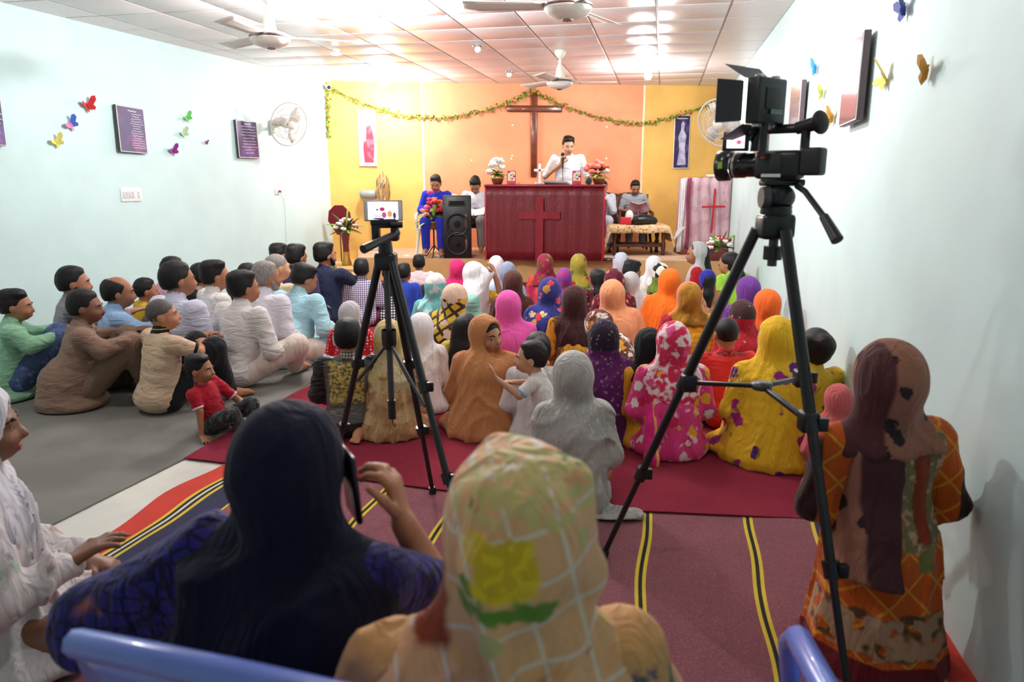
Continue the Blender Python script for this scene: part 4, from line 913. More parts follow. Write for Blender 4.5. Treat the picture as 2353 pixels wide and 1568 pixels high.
garland('leaf garland swag from the wooden cross to the right corner', [ONB(*p, .06) for p in ((1226, 208), (1262, 228), (1330, 256), (1400, 276), (1470, 284), (1540, 272), (1610, 248), (1664, 222))], 52, 5)
# ---- two framed prints on the back wall
def print_frame(lab, quad, frm, img_layers, cat='picture', off=.02, th=.02):
    """quad: four photo corners tl,tr,br,bl as wall points"""
    tl, tr, br, bl = quad; c = (tl + tr + br + bl) / 4; t = thing('picture', lab, cat, c)
    u = (tr - tl).normalized(); v = (tl - bl).normalized(); n = u.cross(v).normalized()
    if n.dot(CAM - c) < 0: n = -n
    w, h = ((tr - tl).length + (br - bl).length) / 2, ((tl - bl).length + (tr - br).length) / 2
    M = Matrix((u, v, n)).transposed()
    mb = MB(); mb.box((0, 0, 0), (w, h, th), bev=.003); o = mb.build('frame', frm, t); o.matrix_basis = M.to_4x4()
    return t, M, w, h, th / 2
M_frame_w = mat('white_frame', (236, 232, 228), .4); M_frame_d = mat('grey_frame', (150, 140, 140), .4)
def sheet(t, M, w, h, z, name, m, rects):
    """flat printed shapes lying on the picture: (outline points in 0..1, material)"""
    mb = MB(); mb.box((0, 0, z + .001), (w, h, .002)); o = mb.build(name, m, t); o.matrix_basis = M.to_4x4()
    for i, (pts, mm) in enumerate(rects):
        mb = MB(); mb.prism([((x - .5) * w, (y - .5) * h) for x, y in pts], (0, 0, z + .002 + .0004 * i), (0, 0, .0006), (1, 0, 0), (0, 1, 0)); q = mb.build('printed_shape', mm, o if o.parent is None else t); q.matrix_basis = M.to_4x4()
    return o
qd = [ONB(*p, .03) for p in ((818, 251), (861, 253), (868, 381), (828, 383))]
t, M, w, h, z = print_frame('tall print of a figure in a red robe, left of the cross', qd, M_frame_w, None)
M_imgpale = fab('pale_print', (228, 220, 232), [('noise', (206, 190, 214), 4, .55)], bump=0); robe = fab('printed_rose', (206, 66, 84), [('noise', (224, 104, 116), 8, .55)], bump=0); M_prw = fab('printed_white', (236, 230, 232), bump=0); M_prs = fab('printed_skin', (206, 168, 150), bump=0)
sheet(t, M, w * .94, h * .97, z, 'print', M_imgpale, [([(.30, .05), (.85, .05), (.92, .45), (.80, .68), (.62, .75), (.45, .70), (.30, .5), (.25, .3)], robe), ([(.22, .42), (.42, .45), (.48, .72), (.30, .72), (.18, .55)], M_prw), ([(.40, .72), (.62, .72), (.64, .82), (.52, .87), (.40, .82)], M_prs)])
qd = [ONB(*p, .03) for p in ((1549, 264), (1585, 265), (1583, 388), (1547, 387))]
t, M, w, h, z = print_frame('narrow violet print of a pale robed figure, right ochre panel', qd, M_frame_w, None)
M_imgv = fab('violet_print', (62, 52, 88), [('noise', (92, 80, 122), 5, .55)], bump=0); M_fig = fab('printed_lilac', (176, 168, 206), [('noise', (206, 200, 222), 9, .5)], bump=0)
sheet(t, M, w * .92, h * .97, z, 'print', M_imgv, [([(.22, .05), (.85, .06), (.72, .4), (.80, .62), (.62, .72), (.40, .72), (.25, .6), (.35, .35)], M_fig), ([(.42, .70), (.60, .72), (.68, .84), (.55, .90), (.42, .84)], M_fig), ([(.12, .94), (.85, .94), (.85, .955), (.12, .955)], M_prw)])
# ---- loudspeaker box
p0 = st(1052, 594); t = thing('loudspeaker', 'tall black loudspeaker box with two woofers beside the altar', 'loudspeaker', p0, R(4))
bw = 65 / FPX * p0.y * .99; bh = aty(1052, 450, p0.y).z - ZS
MB().box((0, .16, bh / 2), (bw, .32, bh), bev=.012).build('cabinet', M_blackp, t)
MB().box((0, -.004, bh * .885), (bw * .62, .01, bh * .105), bev=.004).build('horn_frame', mat('horn_grey', (58, 56, 54), .4), t)
MB().prism([(-.10, -.03), (.10, -.03), (.10, .03), (-.10, .03)], (0, -.012, bh * .885), (0, .006, 0), (1, 0, 0), (0, 0, 1)).build('horn', M_grill, t)
for zz in (.55, .24):
    w_ = MB().lathe([(.155, 0), (.16, -.012), (.14, -.014), (.132, .004)], (0, -.002, bh * zz), (0, 1, 0), 28).build('woofer_ring', mat('satin_black', (34, 34, 36), .3), t)
    MB().lathe([(.135, .0), (.06, .02), (.05, .016), (.045, -.002), (0, -.008)], (0, -.006, bh * zz), (0, 1, 0), 24).build('woofer_cone', M_grill, w_)
for zz in (.6, .2): MB().box((bw * .31, -.004, bh * zz), (.03, .006, .18), bev=.003).build('corner_grip', mat('copper_strip', (110, 66, 58), .4, metal=.4), t)
# ---- pedestal fan seen from the side
p0 = st(858, 573); t = thing('pedestal_fan', 'grey pedestal fan turned sideways, left end of the stage', 'fan', p0)
zt = aty(860, 447, p0.y).z - ZS; gx = aty(881, 447, p0.y).x - p0.x; mx = aty(828, 447, p0.y).x - p0.x
M_fgrey = mat('fan_grey', (150, 150, 146), .35)
MB().lathe([(0, 0), (.20, 0), (.20, .015), (.05, .05), (.02, .06)], n=24).build('base', M_fgrey, t)
MB().cone((0, 0, .04), (0, 0, zt), .014, n=10).build('pole', M_chrome, t)
MB().lathe([(0, 0), (.05, .0), (.065, .03), (.072, .12), (.07, .22), (.05, .25), (0, .25)], (mx, 0, zt), (1, 0, .0), 18).build('motor', M_fgrey, t)
cage = MB(); rf = .255
M_beige = mat('beige_cage', (176, 150, 112), .5, metal=.2)
for k, (r, dx) in enumerate(((rf, 0), (rf * .8, .05), (rf * .8, -.05), (rf * .5, .07), (rf * .5, -.07))): cage.ring((gx + dx, 0, zt + .09), r, .006, (1, .12, 0), 30, 5)
for i in range(26):
    a = i / 26 * 2 * math.pi
    cage.tube([(gx + d, math.cos(a) * r, zt + .09 + math.sin(a) * r) for r, d in ((.04, -.09), (rf * .6, -.08), (rf, 0), (rf * .6, .08), (.04, .09))], .003, 4)
cage.build('cage', M_beige, t)
for i in range(3):
    a = i * 2.1 + .4; MB().box((gx, math.cos(a) * .12, zt + .09 + math.sin(a) * .12), (.012, .10, .18), Euler((a - 1.57, .4, 0))).build('blade', mat('fan_blade', (160, 158, 150), .5), t)
# ---- flower helpers
def blossom(mb, c, r, mi, rnd, n=6):
    c = Vector(c)
    for k in range(n):
        a = k / n * 6.283 + rnd.random(); d = Vector((math.cos(a), math.sin(a) * .8, rnd.uniform(-.2, .6)))
        mb.sph(c + d * r * .5, (r * .55, r * .5, r * .45), 7, 5, mi)
    mb.sph(c, r * .5, 7, 5, mi)
def leafb(mb, c, d, L, w, mi, up=Vector((0, 0, 1))):
    c = Vector(c); d = Vector(d).normalized(); s = d.cross(up)
    s = s.normalized() if s.length > .01 else Vector((1, 0, 0)); n = s.cross(d)
    R_ = []
    for j in range(7):
        f = j / 6; ww = w * math.sin(math.pi * min(1, f * .96 + .02)) ** .8; p = c + d * L * f - Vector((0, 0, 1)) * L * .25 * f * f
        R_ += [p - s * ww, p + n * ww * -.25, p + s * ww]
    mb.add(R_, [(j * 3 + k, j * 3 + k + 1, (j + 1) * 3 + k + 1, (j + 1) * 3 + k) for j in range(6) for k in (0, 1)], mi)
def bouquet(t, c, spread, cols, n, rnd, r=.03, leaves=(), fz=.7):
    mats = [M_white, M_redp, M_pinkp, M_orp, M_salm, M_green, M_lime, M_dgreen]
    for i in range(n):
        a = rnd.uniform(0, 6.283); q = math.sqrt(rnd.random()); mb = MB()
        p = Vector(c) + Vector((math.cos(a) * q * spread[0], math.sin(a) * q * spread[1], (1 - q * q) * spread[2] + rnd.uniform(-.2, .2) * spread[2] * fz))
        blossom(mb, p, r * rnd.uniform(.8, 1.25), 0, rnd); mb.build('blossom', mats[cols[i % len(cols)]], t)
    lf = MB()
    for i in range(26):
        a = rnd.uniform(0, 6.283); leafb(lf, Vector(c) + Vector((0, 0, -.02)), (math.cos(a), math.sin(a) * .8, rnd.uniform(-.2, .7)), rnd.uniform(.6, 1.15) * max(spread), .018, 0 if i % 3 else 1)
    o = lf.build('foliage', [M_green, M_lime], t); o['kind'] = 'stuff'
    for (d, L, w, mi) in leaves:
        mb = MB(); leafb(mb, c, d, L, w, 0); mb.build('leaf', mats[mi], t, .002)
rnd = random.Random(11)
# tall vase left
vb = atz(797, 610, .17); t = thing('flower_vase', 'tall maroon and gold floor vase of white and red flowers, left', 'vase', vb)
vh = aty(797, 533, vb.y).z - .17; ks = vh / .5
vase = MB().lathe([(0, 0), (.068, 0), (.072, .03), (.05, .10), (.045, .2)], n=20, mi=0); vase.build('vase_foot', M_gold, t)
MB().lathe([(.045, .2), (.042, .28), (.05, .36), (.064, .45), (.07, vh), (.055, vh), (.05, .4)], n=20).build('vase_neck', mat('maroon_glaze', (110, 30, 36), .5, var=.4, vs_=40), t)
bouquet(t, (.02, 0, vh + .05), (.17, .13, .12), [0, 0, 1, 0, 0, 1], 26, rnd, .034, [((-1, .1, .45), .34, .06, 6), ((-.6, 0, .9), .36, .06, 7), ((.1, 0, 1), .42, .055, 6), ((.7, .1, .8), .3, .055, 7), ((1, 0, .35), .32, .05, 6), ((-1, 0, -.15), .25, .045, 7), ((.9, .1, -.1), .22, .045, 7), ((.35, -.1, .6), .24, .04, 7)])
# maroon heart-shaped panel behind the vase, on a stick
hb = atz(772, 608, .17) + Vector((0, .35, 0)); t = thing('maroon_panel', 'round topped maroon velvet panel on a stick behind the left vase', 'panel', hb)
hz0 = aty(775, 540, hb.y).z - .17; hz1 = aty(775, 472, hb.y).z - .17
MB().prism([(-.04, 0), (.14, .02), (.18, .15), (.16, .32), (.06, .42), (-.06, .42), (-.15, .34), (-.17, .2)], (0, 0, hz0), (0, .03, 0), (1, 0, 0), (0, 0, (hz1 - hz0) / .42)).build('cushion', fab('maroon_velvet', (112, 22, 36)), t)
MB().cone((0, .01, 0), (0, .01, hz0 + .05), .008, n=8).build('stick', M_dwood, t)
# bouquet on stand in front of the man in blue
p0 = st(998, 590); t = thing('flower_stand', 'pot of bright mixed flowers on a black tripod stand before the man in blue', 'flowers', p0)
zz = aty(998, 520, p0.y).z - ZS
for k in range(3):
    a = k * 2.09 + .5; MB().tube([(0, 0, .16), (math.cos(a) * .13, math.sin(a) * .13, .01), (math.cos(a) * .19, math.sin(a) * .19, .006)], .008, 6).build('stand_leg', M_blackp, t)
MB().cone((0, 0, .1), (0, 0, zz), .011, n=8).build('stand_pole', M_blackp, t)
MB().lathe([(0, zz - .03), (.06, zz - .03), (.08, zz + .05), (.085, zz + .07), (.07, zz + .07)], n=16).build('pot', M_gold, t)
bouquet(t, (0, 0, zz + .12), (.19, .14, .30), [3, 2, 1, 4, 0, 3, 1, 2, 4], 30, rnd, .044, [((-1, -.2, -.1), .3, .05, 6), ((.6, -.3, .2), .26, .05, 6), ((.2, -.2, 1), .3, .05, 6)], 1.2)
# ---- things on the altar
p = AT(1140, 434, .15); t = thing('flower_pot', 'painted brown pot of white roses on the left end of the altar', 'flowers', p)
potp = [(0, 0), (.055, 0), (.075, .05), (.085, .09), (.085, .12), (.07, .12)]; M_pot = mat('painted_pot', (104, 54, 30), .4, var=.5, vs_=40)
MB().lathe(potp, n=18).build('pot', M_pot, t); MB().lathe([(.083, .07), (.089, .08), (.089, .10), (.086, .105)], n=18).build('painted_band', M_gold, t)
bouquet(t, (0, 0, .16), (.12, .09, .16), [0], 13, rnd, .048)
p = AT(1367, 434, .15); t = thing('flower_pot', 'painted brown pot of coral and red flowers on the right end of the altar', 'flowers', p)
MB().lathe(potp, n=18).build('pot', M_pot, t); MB().lathe([(.083, .07), (.089, .08), (.089, .10), (.086, .105)], n=18).build('painted_band', M_gold, t)
bouquet(t, (-.02, 0, .15), (.17, .10, .13), [4, 1, 3, 4, 4, 1, 0, 4], 17, rnd, .05)
M_mag = mat('magenta_frame', (176, 40, 120), .4); M_prf = fab('floral_print_card', (236, 230, 222), [('flower', [(206, 40, 50), (240, 190, 60), (60, 120, 60)], 30, .42)], bump=0)
for px, lab in ((1173, 'magenta framed flower card beside the white roses'), (1318.5, 'magenta framed flower card in front of the preacher')):
    p = AT(px, 434, .1); t = thing('photo_frame', lab, 'frame', p, 0, 'small flower cards on the altar')
    MB().box((0, 0, .09), (.115, .02, .18), bev=.003).build('frame', M_mag, t); MB().box((0, -.011, .09), (.092, .004, .16)).build('card', M_prf, t)
    MB().box((0, -.014, .03), (.10, .003, .04)).build('candle_print', mat('printed_stripes', (210, 60, 70), .6), t)
p = AT(1236, 434, .12); t = thing('altar_cross', 'small white standing cross on the altar', 'cross', p)
MB().box((0, 0, .015), (.13, .06, .03), bev=.004).build('base', M_chrome, t); MB().box((0, 0, .145), (.034, .02, .25), bev=.004).build('upright', M_wp, t); MB().box((0, 0, .185), (.15, .02, .034), bev=.004).build('arm', M_wp, t)
p = AT(1272, 434, .22); t = thing('open_book', 'black open book lying on the altar before the preacher', 'book', p)
MB().box((0, 0, .015), (.32, .2, .03), Euler((.12, .04, .1)), bev=.006).build('cover', M_blackp, t); MB().box((-.02, 0, .036), (.28, .17, .014), Euler((.12, .04, .1)), bev=.004).build('pages', mat('grey_pages', (120, 118, 118), .7), t)
p = AT(1345, 434, .1); t = thing('alarm_clock', 'small round silver clock on the altar', 'clock', p)
MB().lathe([(0, -.02), (.045, -.02), (.05, 0), (.045, .02), (0, .02)], (0, 0, .05), (0, 1, 0), 18).build('case', M_chrome, t); MB().lathe([(.036, 0), (0, -.003)], (0, -.022, .05), (0, 1, 0), 18).build('dial', mat('dark_dial', (40, 40, 44), .3), t)
# ---- low table with embroidered cloth
p0 = st(1467, 588); t = thing('low_table', 'low carved brown wooden table on the right of the stage', 'table', p0 + Vector((0, .25, 0)), R(2))
tw, td, thh = .80, .5, .40
MB().box((0, 0, thh), (tw, td, .03), bev=.008).build('table_top', M_dwood, t); MB().box((0, 0, .14), (tw - .08, td - .08, .04), bev=.008).build('lower_shelf', M_dwood, t)
for sx in (-1, 1):
    for sy in (-1, 1): MB().lathe([(.02, 0), (.035, .02), (.022, .05), (.034, .1), (.034, .17), (.022, .2), (.034, .26), (.03, .385)], (sx * (tw / 2 - .05), sy * (td / 2 - .05), 0), n=12).build('leg', M_dwood, t)
emb = fab('embroidered_gold_cloth', (226, 190, 140), [('flower', [(206, 140, 60), (236, 214, 190), (196, 120, 70)], 26, .42)], rough=.5, spec=.4); rb = fab('white_red_hem', (238, 230, 232), [('band', (206, 40, 56), 2, .0, .05)])
t2 = thing('tablecloth', 'gold embroidered cloth with white and red hem on the low table', 'tablecloth', p0 + Vector((0, .25, 0)), R(2))
def clothf(s, v):
    x = (s - .5) * 1.26; y = (v - .5) * .74; hx, hy = tw / 2 + .02, td / 2 + .02
    ox, oy = max(0, abs(x) - hx), max(0, abs(y) - hy); z = thh + .02 - (ox * 1.1 + oy * 1.0) + .006 * math.sin(x * 17 + y * 9)
    X = math.copysign(min(abs(x), hx) + ox * .35, x); Y = math.copysign(min(abs(y), hy) + oy * .12, y); return (X, Y, z)
MB().grid(clothf, 40, 26).build('cloth', emb, t2, .004)
for sx in (-1, 1):
    MB().prism([(0, 0), (.10, .24), (.2, .24)], (sx * .47, -.16, .16), (0, .006, 0), (sx * 1, 0, 0), (0, 0, 1)).build('hem_corner', rb, t2)
tt = lambda px, py: aty(px, py, p0.y + .2)
q = tt(1437, 522); t = thing('tissue_box', 'red tissue box with a white tissue on the low table', 'box', (q.x, q.y, ZS + thh + .03)); MB().box((0, 0, .05), (.15, .1, .10), bev=.006).build('box', mat('red_card', (206, 34, 50), .5), t)
MB().sph((.05, 0, .11), (.06, .04, .09), 9, 7).build('tissue', M_paper, t)
q = tt(1465, 520); t = thing('drinking_glass', 'clear drinking glass beside the tissue box', 'glass', (q.x, q.y + .08, ZS + thh + .03)); MB().lathe([(0, 0), (.03, 0), (.036, .11), (.033, .11), (.028, .01), (0, .01)], n=16).build('tumbler', mat('clear_glass', (235, 240, 242), .05, trans=.9, var=0), t)
q = tt(1474, 522); t = thing('handbag', 'black leather bag lying on the low table', 'bag', (q.x + .04, q.y, ZS + thh + .03))
S = Sdf(); S.ell((0, 0, .06), (.17, .09, .065), k=.03); S.cone((-.13, 0, .04), (.13, 0, .04), .05, k=.04); S.clip((0, 0, -1), 0.); S.fold(.004, 60, [(1, 0, .5)]); S.obj('body', mat('black_leather', (20, 20, 24), .35, var=.1), .011, t)
MB().tube([(-.1, -.02, .1), (-.06, -.03, .135), (.06, -.03, .135), (.1, -.02, .1)], .008, 6).build('strap', M_blackp, t)
# ---- covered stand with red cross, on the right
p0 = st(1628, 590) + Vector((0, .30, 0)); t = thing('covered_stand', 'tall stand under a pink sheer cloth with a red cross', 'stand', p0, R(4))
sw = 112 / FPX * p0.y; shh = aty(1628, 408, p0.y).z - ZS
MB().box((0, .16, shh / 2 - .01), (sw - .06, .30, shh - .04), bev=.01).build('cabinet', mat('greyed_panel', (206, 172, 180), .6), t)
MB().box((0, .14, .04), (sw - .02, .36, .08), bev=.008).build('plinth', mat('plinth_redwood', (116, 40, 36), .45), t)
voile = fab('pink_voile', (218, 182, 190), [('noise', (206, 160, 170), 5, .55)], alpha=.85); vb_ = fab('maroon_voile_border', (176, 84, 112), alpha=.8)
MB().grid(lambda s, v: ((s - .5) * sw, -.012 + .014 * math.sin(s * 30 + v * 3), .10 + v * (shh - .10)), 60, 8).build('cloth', voile, t, .003)
MB().grid(lambda s, v: ((s - .5) * .06 - sw * .37 + .012 * math.sin(v * 6), -.032 + .012 * math.sin(s * 20 + v * 4), .08 + v * (shh - .09)), 10, 10).build('border', vb_, t, .003)
MB().grid(lambda s, v: ((s - .5) * .07 - sw * .5 - .015 * (1 - v), -.025 + .012 * math.sin(s * 14 + v * 5), .04 + v * (shh - .06)), 8, 10).build('lining', whites, t, .003)
MB().grid(lambda s, v: ((s - .5) * sw * .98, .1 * (s - .5) * 0 - .01 + v * .3, shh + .004), 6, 4).build('top_cloth', vb_, t, .003)
crx = aty(1637, 480, p0.y).x - p0.x; MB().box((crx, -.045, .62), (.028, .006, .62), Euler((0, .03, 0))).build('cross_upright', M_redp, t); MB().box((crx, -.046, aty(1637, 475, p0.y).z - ZS), (.34, .006, .028), Euler((0, -.02, 0))).build('cross_arm', M_redp, t)
q = aty(1643, 404, p0.y + .15); t = thing('white_book', 'white book lying on top of the covered stand', 'book', (q.x, q.y, ZS + shh + .008)); MB().box((0, 0, .016), (.22, .14, .032), bev=.004).build('cover', M_paper, t); MB().box((.004, -.004, .016), (.215, .137, .022)).build('pages', mat('page_edges', (225, 220, 205), .8), t)
# right bouquet on a small redwood box
p0 = st(1655, 600) + Vector((0, .12, 0)); t = thing('flower_arrangement', 'white and red flowers with big leaves on a redwood box, right', 'flowers', p0)
MB().box((0, 0, .055), (.32, .22, .11), bev=.008).build('box', mat('redwood_box', (110, 34, 32), .45), t)
bouquet(t, (0, -.02, .18), (.20, .14, .12), [0, 0, 1, 0, 0], 26, rnd, .036, [((-1, -.1, .35), .34, .055, 6), ((-.4, -.2, .7), .26, .06, 6), ((.7, -.1, .8), .36, .075, 6), ((1, -.1, .1), .28, .05, 7), ((.3, -.1, 1), .3, .06, 7), ((-.9, -.1, 0), .24, .05, 7)])
# pink wrapped mic stand beside the altar
p0 = st(1396, 598); t = thing('wrapped_stand', 'slim pole wrapped in pink film with round base beside the altar', 'stand', p0)
MB().lathe([(0, 0), (.11, 0), (.11, .012), (.02, .03)], n=22).build('base', M_blackp, t); MB().cone((-.06, .03, .02), (-.06, .03, .66), .018, n=10).build('pole', mat('pink_pole', (170, 44, 70), .35), t)
MB().grid(lambda s, v: (-.075 + (s - .5) * .09 + .01 * math.sin(v * 9), .02 + .015 * math.sin(s * 12), .30 + v * .5), 8, 8).build('film', fab('pink_film', (206, 110, 136), alpha=.6), t, .002)
# ---- chairs on the stage
M_wch = mat('white_chair_plastic', (226, 222, 218), .35, var=.02)
def plastic_chair(lab, loc, rz, m, seat=.36, w=.44, group=None, back=.42):
    t = thing('plastic_chair', lab, 'chair', loc, rz, group)
    MB().grid(lambda s, v: ((s - .5) * w, -.21 + v * .44, seat - .02 * math.sin(s * math.pi) * math.sin(v * math.pi)), 8, 8).build('seat', m, t, .016)
    for sx in (-1, 1):
        for y0, y1 in ((-.22, -.17), (.25, .2)): MB().cone((sx * (w / 2 + .02), y0, 0), (sx * (w / 2 - .02), y1, seat - .005), .016, .024, 8).build('leg', m, t)
        MB().tube([(sx * (w / 2), .2, seat - .02), (sx * (w / 2 + .025), .19, seat + .13), (sx * (w / 2 + .03), .13, seat + .185), (sx * (w / 2 + .035), -.1, seat + .20), (sx * (w / 2 + .01), -.2, seat + .22)], [.02, .02, .024, .026, .02], 8).build('armrest', m, t)
    MB().grid(lambda s, v: ((s - .5) * w * (1.04 + .06 * v), -.2 - .10 * v - .035 * math.sin(s * math.pi) * 1.0, seat + .01 + v * back + .035 * v * math.sin(s * math.pi)), 12, 10).build('backrest', m, t, .016)
    L = [((s / 12 - .5) * w * 1.1, -.30 - .035 * math.sin(s / 12 * math.pi), seat + .01 + back + .035 * math.sin(s / 12 * math.pi)) for s in range(13)]
    MB().tube(L, .019, 8).build('top_rail', m, t)
    return t
# ---- men on the stage
GSk = dict(group=GS, q=1, face=True, hairl=-.026)
seatz = ZS + .40
def sit(label, px, top, Yd, yaw, chair, **kw):
    p = person(label, px, top, .72, yaw, z0=seatz, Yd=Yd, pose='chair', **{**GSk, **kw}); return p
t = sit('man in a royal blue kurta seated with a phone on the stage', 1000, 403, 10.25, 176, 0, shirt=F('royal_kurta', (38, 52, 186)), pants=F('royal_shalwar', (36, 46, 160)), tailz=0, hair='tousled', beard='moustache', head=(0, 22, 0), lean=6, arms=(((.25, .06, .26), (.06, .26, .27)), ((.25, .06, .26), (.06, .26, .27))), hands='LR', feet=True, hs=1.08)
plastic_chair('white plastic armchair under the man in royal blue', (t.location.x, t.location.y, ZS), R(176), M_wch, .38, .5)
t = sit('man in a white shirt and grey trousers bowed over a book on the stage', 1090, 410, 10.45, 174, 0, shirt=F('white_dress_shirt', (226, 226, 232)), pants=F('stone_trousers', (140, 132, 126)), head=(0, 42, 0), lean=16, arms=(((.24, .10, .28), (.08, .30, .20)), ((.24, .10, .28), (.08, .30, .20))), hands='LR', hair='tousled', hs=1.08)
M_bch = mat('black_chair_metal', (24, 22, 24), .4)
plastic_chair('dark armchair under the man bowed over a book', (t.location.x, t.location.y, ZS), R(174), M_bch, .38, .46)
bp_ = Vector(t.location) + Vector((-.03, -.30, .20)); b = thing('open_book', 'open white book on the lap of the man in grey trousers', 'book', bp_, R(-6))
MB().box((-.075, 0, 0), (.15, .2, .012), Euler((.4, .15, 0)), bev=.003).build('page_block', M_paper, b); MB().box((.075, 0, 0), (.15, .2, .012), Euler((.4, -.15, 0)), bev=.003).build('page_block', M_paper, b)
sp = person('preacher in a white shirt standing behind the altar speaking into a microphone', 1307, 313, .8, 178, z0=ZS, Yd=10.42, pose='stand', shirt=F('preacher_white', (234, 230, 232)), sleeve='half', pants=F('preacher_trousers', (60, 58, 64)), head=(10, 16, 0), hair='tousled', hs=1.05, lean=4,
   arms=(((.27, -.02, .24), (.25, .16, .10)), ((.30, .02, .25), (.09, .17, .42), (-.2, .1, .6))), hands='LR', collar=F('preacher_white', (0, 0, 0)), **{**GSk}, wd=1.05, skn='l', curl=.9, hnorm=((0, 0, 1.), (.3, -1, .2)), zc=.3)
mp = Vector(sp.location) + Matrix.Rotation(R(178), 3, 'Z') @ Vector((.075, .20, .50)); m = thing('microphone', 'black corded microphone in the hand of the preacher', 'microphone', mp)
MB().cone((0, 0, -.14), (0, .01, .03), .012, .017, 12).build('handle', M_blackp, m); MB().sph((0, .012, .055), .028, 12, 9).build('grille', mat('mic_mesh', (40, 40, 42), .5, metal=.5), m); MB().tube([(0, 0, -.14), (.005, 0, -.3), (.0, .02, -.5), (.03, .05, -.62)], .005, 6).build('cable', M_blackp, m)
sit('bald man seated low behind the altar beside the first flower card', 1190, 419, 10.75, 180, 0, shirt=F('tan_kurta', (190, 160, 130)), pants=brown_tr, hair=None, skn='t', face=True)
sit('dark haired man seated behind the altar with only eyes and forehead showing', 1260, 416, 10.7, 178, 0, shirt=F('grey_kurta', (170, 168, 170)), pants=brown_tr)
t = sit('man in a pale kurta resting his chin on his hand beside the altar', 1386, 415, 10.75, 172, 0, shirt=F('pale_grey_kurta', (196, 198, 208)), pants=F('pale_grey_shalwar', (192, 194, 206)), tailz=0, head=(8, 6, 0), lean=12, arms=(((.2, .22, .25), (.05, .16, .50), (-.1, .0, 1)), LAP), hands='L')
plastic_chair('brown wooden armchair under the man resting his chin', (t.location.x, t.location.y, ZS), R(172), M_dwood, .38, .46)
t = sit('man in a grey half-sleeve shirt reading a dark red book on the stage', 1461, 415, 10.75, 178, 0, shirt=F('grey_half_sleeve', (164, 166, 172)), sleeve='half', pants=F('stone_trousers', (0, 0, 0)), head=(0, 26, 0), lean=6, arms=(((.25, .05, .26), (.10, .26, .24)), ((.25, .05, .26), (.10, .26, .24))), hands='LR', collar=F('grey_half_sleeve', (0, 0, 0)), hs=1.08)
plastic_chair('brown wooden armchair under the man reading a dark red book', (t.location.x, t.location.y, ZS), R(178), M_dwood, .38, .46)
bp_ = Vector(t.location) + Vector((.02, -.30, .25)); b = thing('open_book', 'open dark red book held by the man in the grey half-sleeve shirt', 'book', bp_, R(-6))
for sx in (-1, 1): MB().box((sx * .07, 0, 0), (.14, .17, .012), Euler((.9, -.3 * sx, 0)), bev=.003).build('cover', M_bookc, b); MB().box((sx * .068, .008, .010), (.125, .155, .010), Euler((.9, -.3 * sx, 0)), bev=.003).build('page_block', M_paper, b)
# cord on the stage, saucer
t = thing('power_cord', 'thin white cord hanging over the stage front', 'cord', st(1005, 592)); MB().tube([(0, .3, .01), (.02, .1, .012), (.03, 0, .02), (.01, -.05, -.01), (-.02, -.055, -.12), (-.01, -.06, -.30)], .007, 6).build('cable', M_wp, t); MB().ring((.0, .02, .02), .035, .008, (0, .4, 1), 18, 6).build('plug_loop', M_wp, t)
t = thing('paper_scrap', 'white paper scrap lying on the stage near the fan', 'paper', st(937, 589)); MB().grid(lambda s, v: ((s - .5) * .12, (v - .5) * .09, .004 + .012 * math.sin(s * 5) * v), 6, 4).build('sheet', M_paper, t, .001)
# =================================================================== wall things
M_fan = mat('cream_fan_plastic', (232, 224, 212), .4, var=.02); M_wire = mat('cream_wire', (214, 204, 196), .4, var=.02)
M_frv = fab('violet_poster', (66, 52, 96), [('noise', (96, 70, 130), 3, .52), ('noise', (150, 90, 150), 4, .66)], bump=0, rough=.3, spec=.5); M_frd = fab('grey_violet_poster', (104, 98, 130), [('noise', (140, 100, 140), 3.5, .58)], bump=0, rough=.25, spec=.5)
M_side = mat('dark_frame_side', (66, 58, 62), .5); M_lt = mat('poster_lettering', (226, 222, 232), .5, var=0)
def poster(lab, quad, m, rows, rnd, x0=.2, x1=.9, titl=True, inset=True):
    t, M, w, h, z = print_frame(lab, quad, M_side, None, 'poster', th=.03)
    mb = MB(); mb.box((0, 0, z + .002), (w * .985, h * .985, .004)); o = mb.build('border', M_frame_w, t); o.matrix_basis = M.to_4x4()
    mb = MB(); mb.box((0, 0, z + .0045), (w * .95, h * .955, .002)); o = mb.build('print', m, t); o.matrix_basis = M.to_4x4()
    lt = MB()                                          # rows of small script strokes, joined as printed text
    for r_ in range(rows):
        y = h * (.34 - .78 * r_ / rows); L = rnd.uniform(.5, 1.0) * (x1 - x0) * w; x = ((x0 + x1) / 2 - .5) * w - L / 2; e = x + L
        while x < e:
            dx = rnd.uniform(.012, .028); a = h * .011
            lt.tube([(x, y, z + .006), (x + dx * .4, y + rnd.uniform(-a, a), z + .006), (x + dx, y + rnd.uniform(-a * .4, a), z + .006)], .0032, 4); x += dx * rnd.uniform(1., 1.25)
    if titl: lt.tube([((-.12 + .05 * k) * w, h * (.40 + .012 * math.sin(k * 2.2)), z + .006) for k in range(7)], .006, 4)
    o = lt.build('lettering', M_lt, t); o.matrix_basis = M.to_4x4(); o['kind'] = 'stuff'; return t
rnd = random.Random(5)
L_ = lambda pts, o=.03: [ONL(*p, o) for p in pts]
poster('dark violet scripture poster between the green butterflies and the wall fan', L_(((541, 276), (586, 279), (592, 364), (547, 363))), M_frv, 10, rnd, .12, .95)
poster('grey violet scripture poster beside the red butterfly', L_(((263, 241), (328, 249), (336, 352), (271, 351))), M_frd, 15, rnd, .4, .92)
poster('blue violet poster cut by the left edge of the photo', L_(((-62, 215), (-6, 222), (14, 334), (-50, 334))), M_frv, 8, rnd, .2, .9)
Rr = lambda pts, o=.035: [ONR(*p, o) for p in pts]
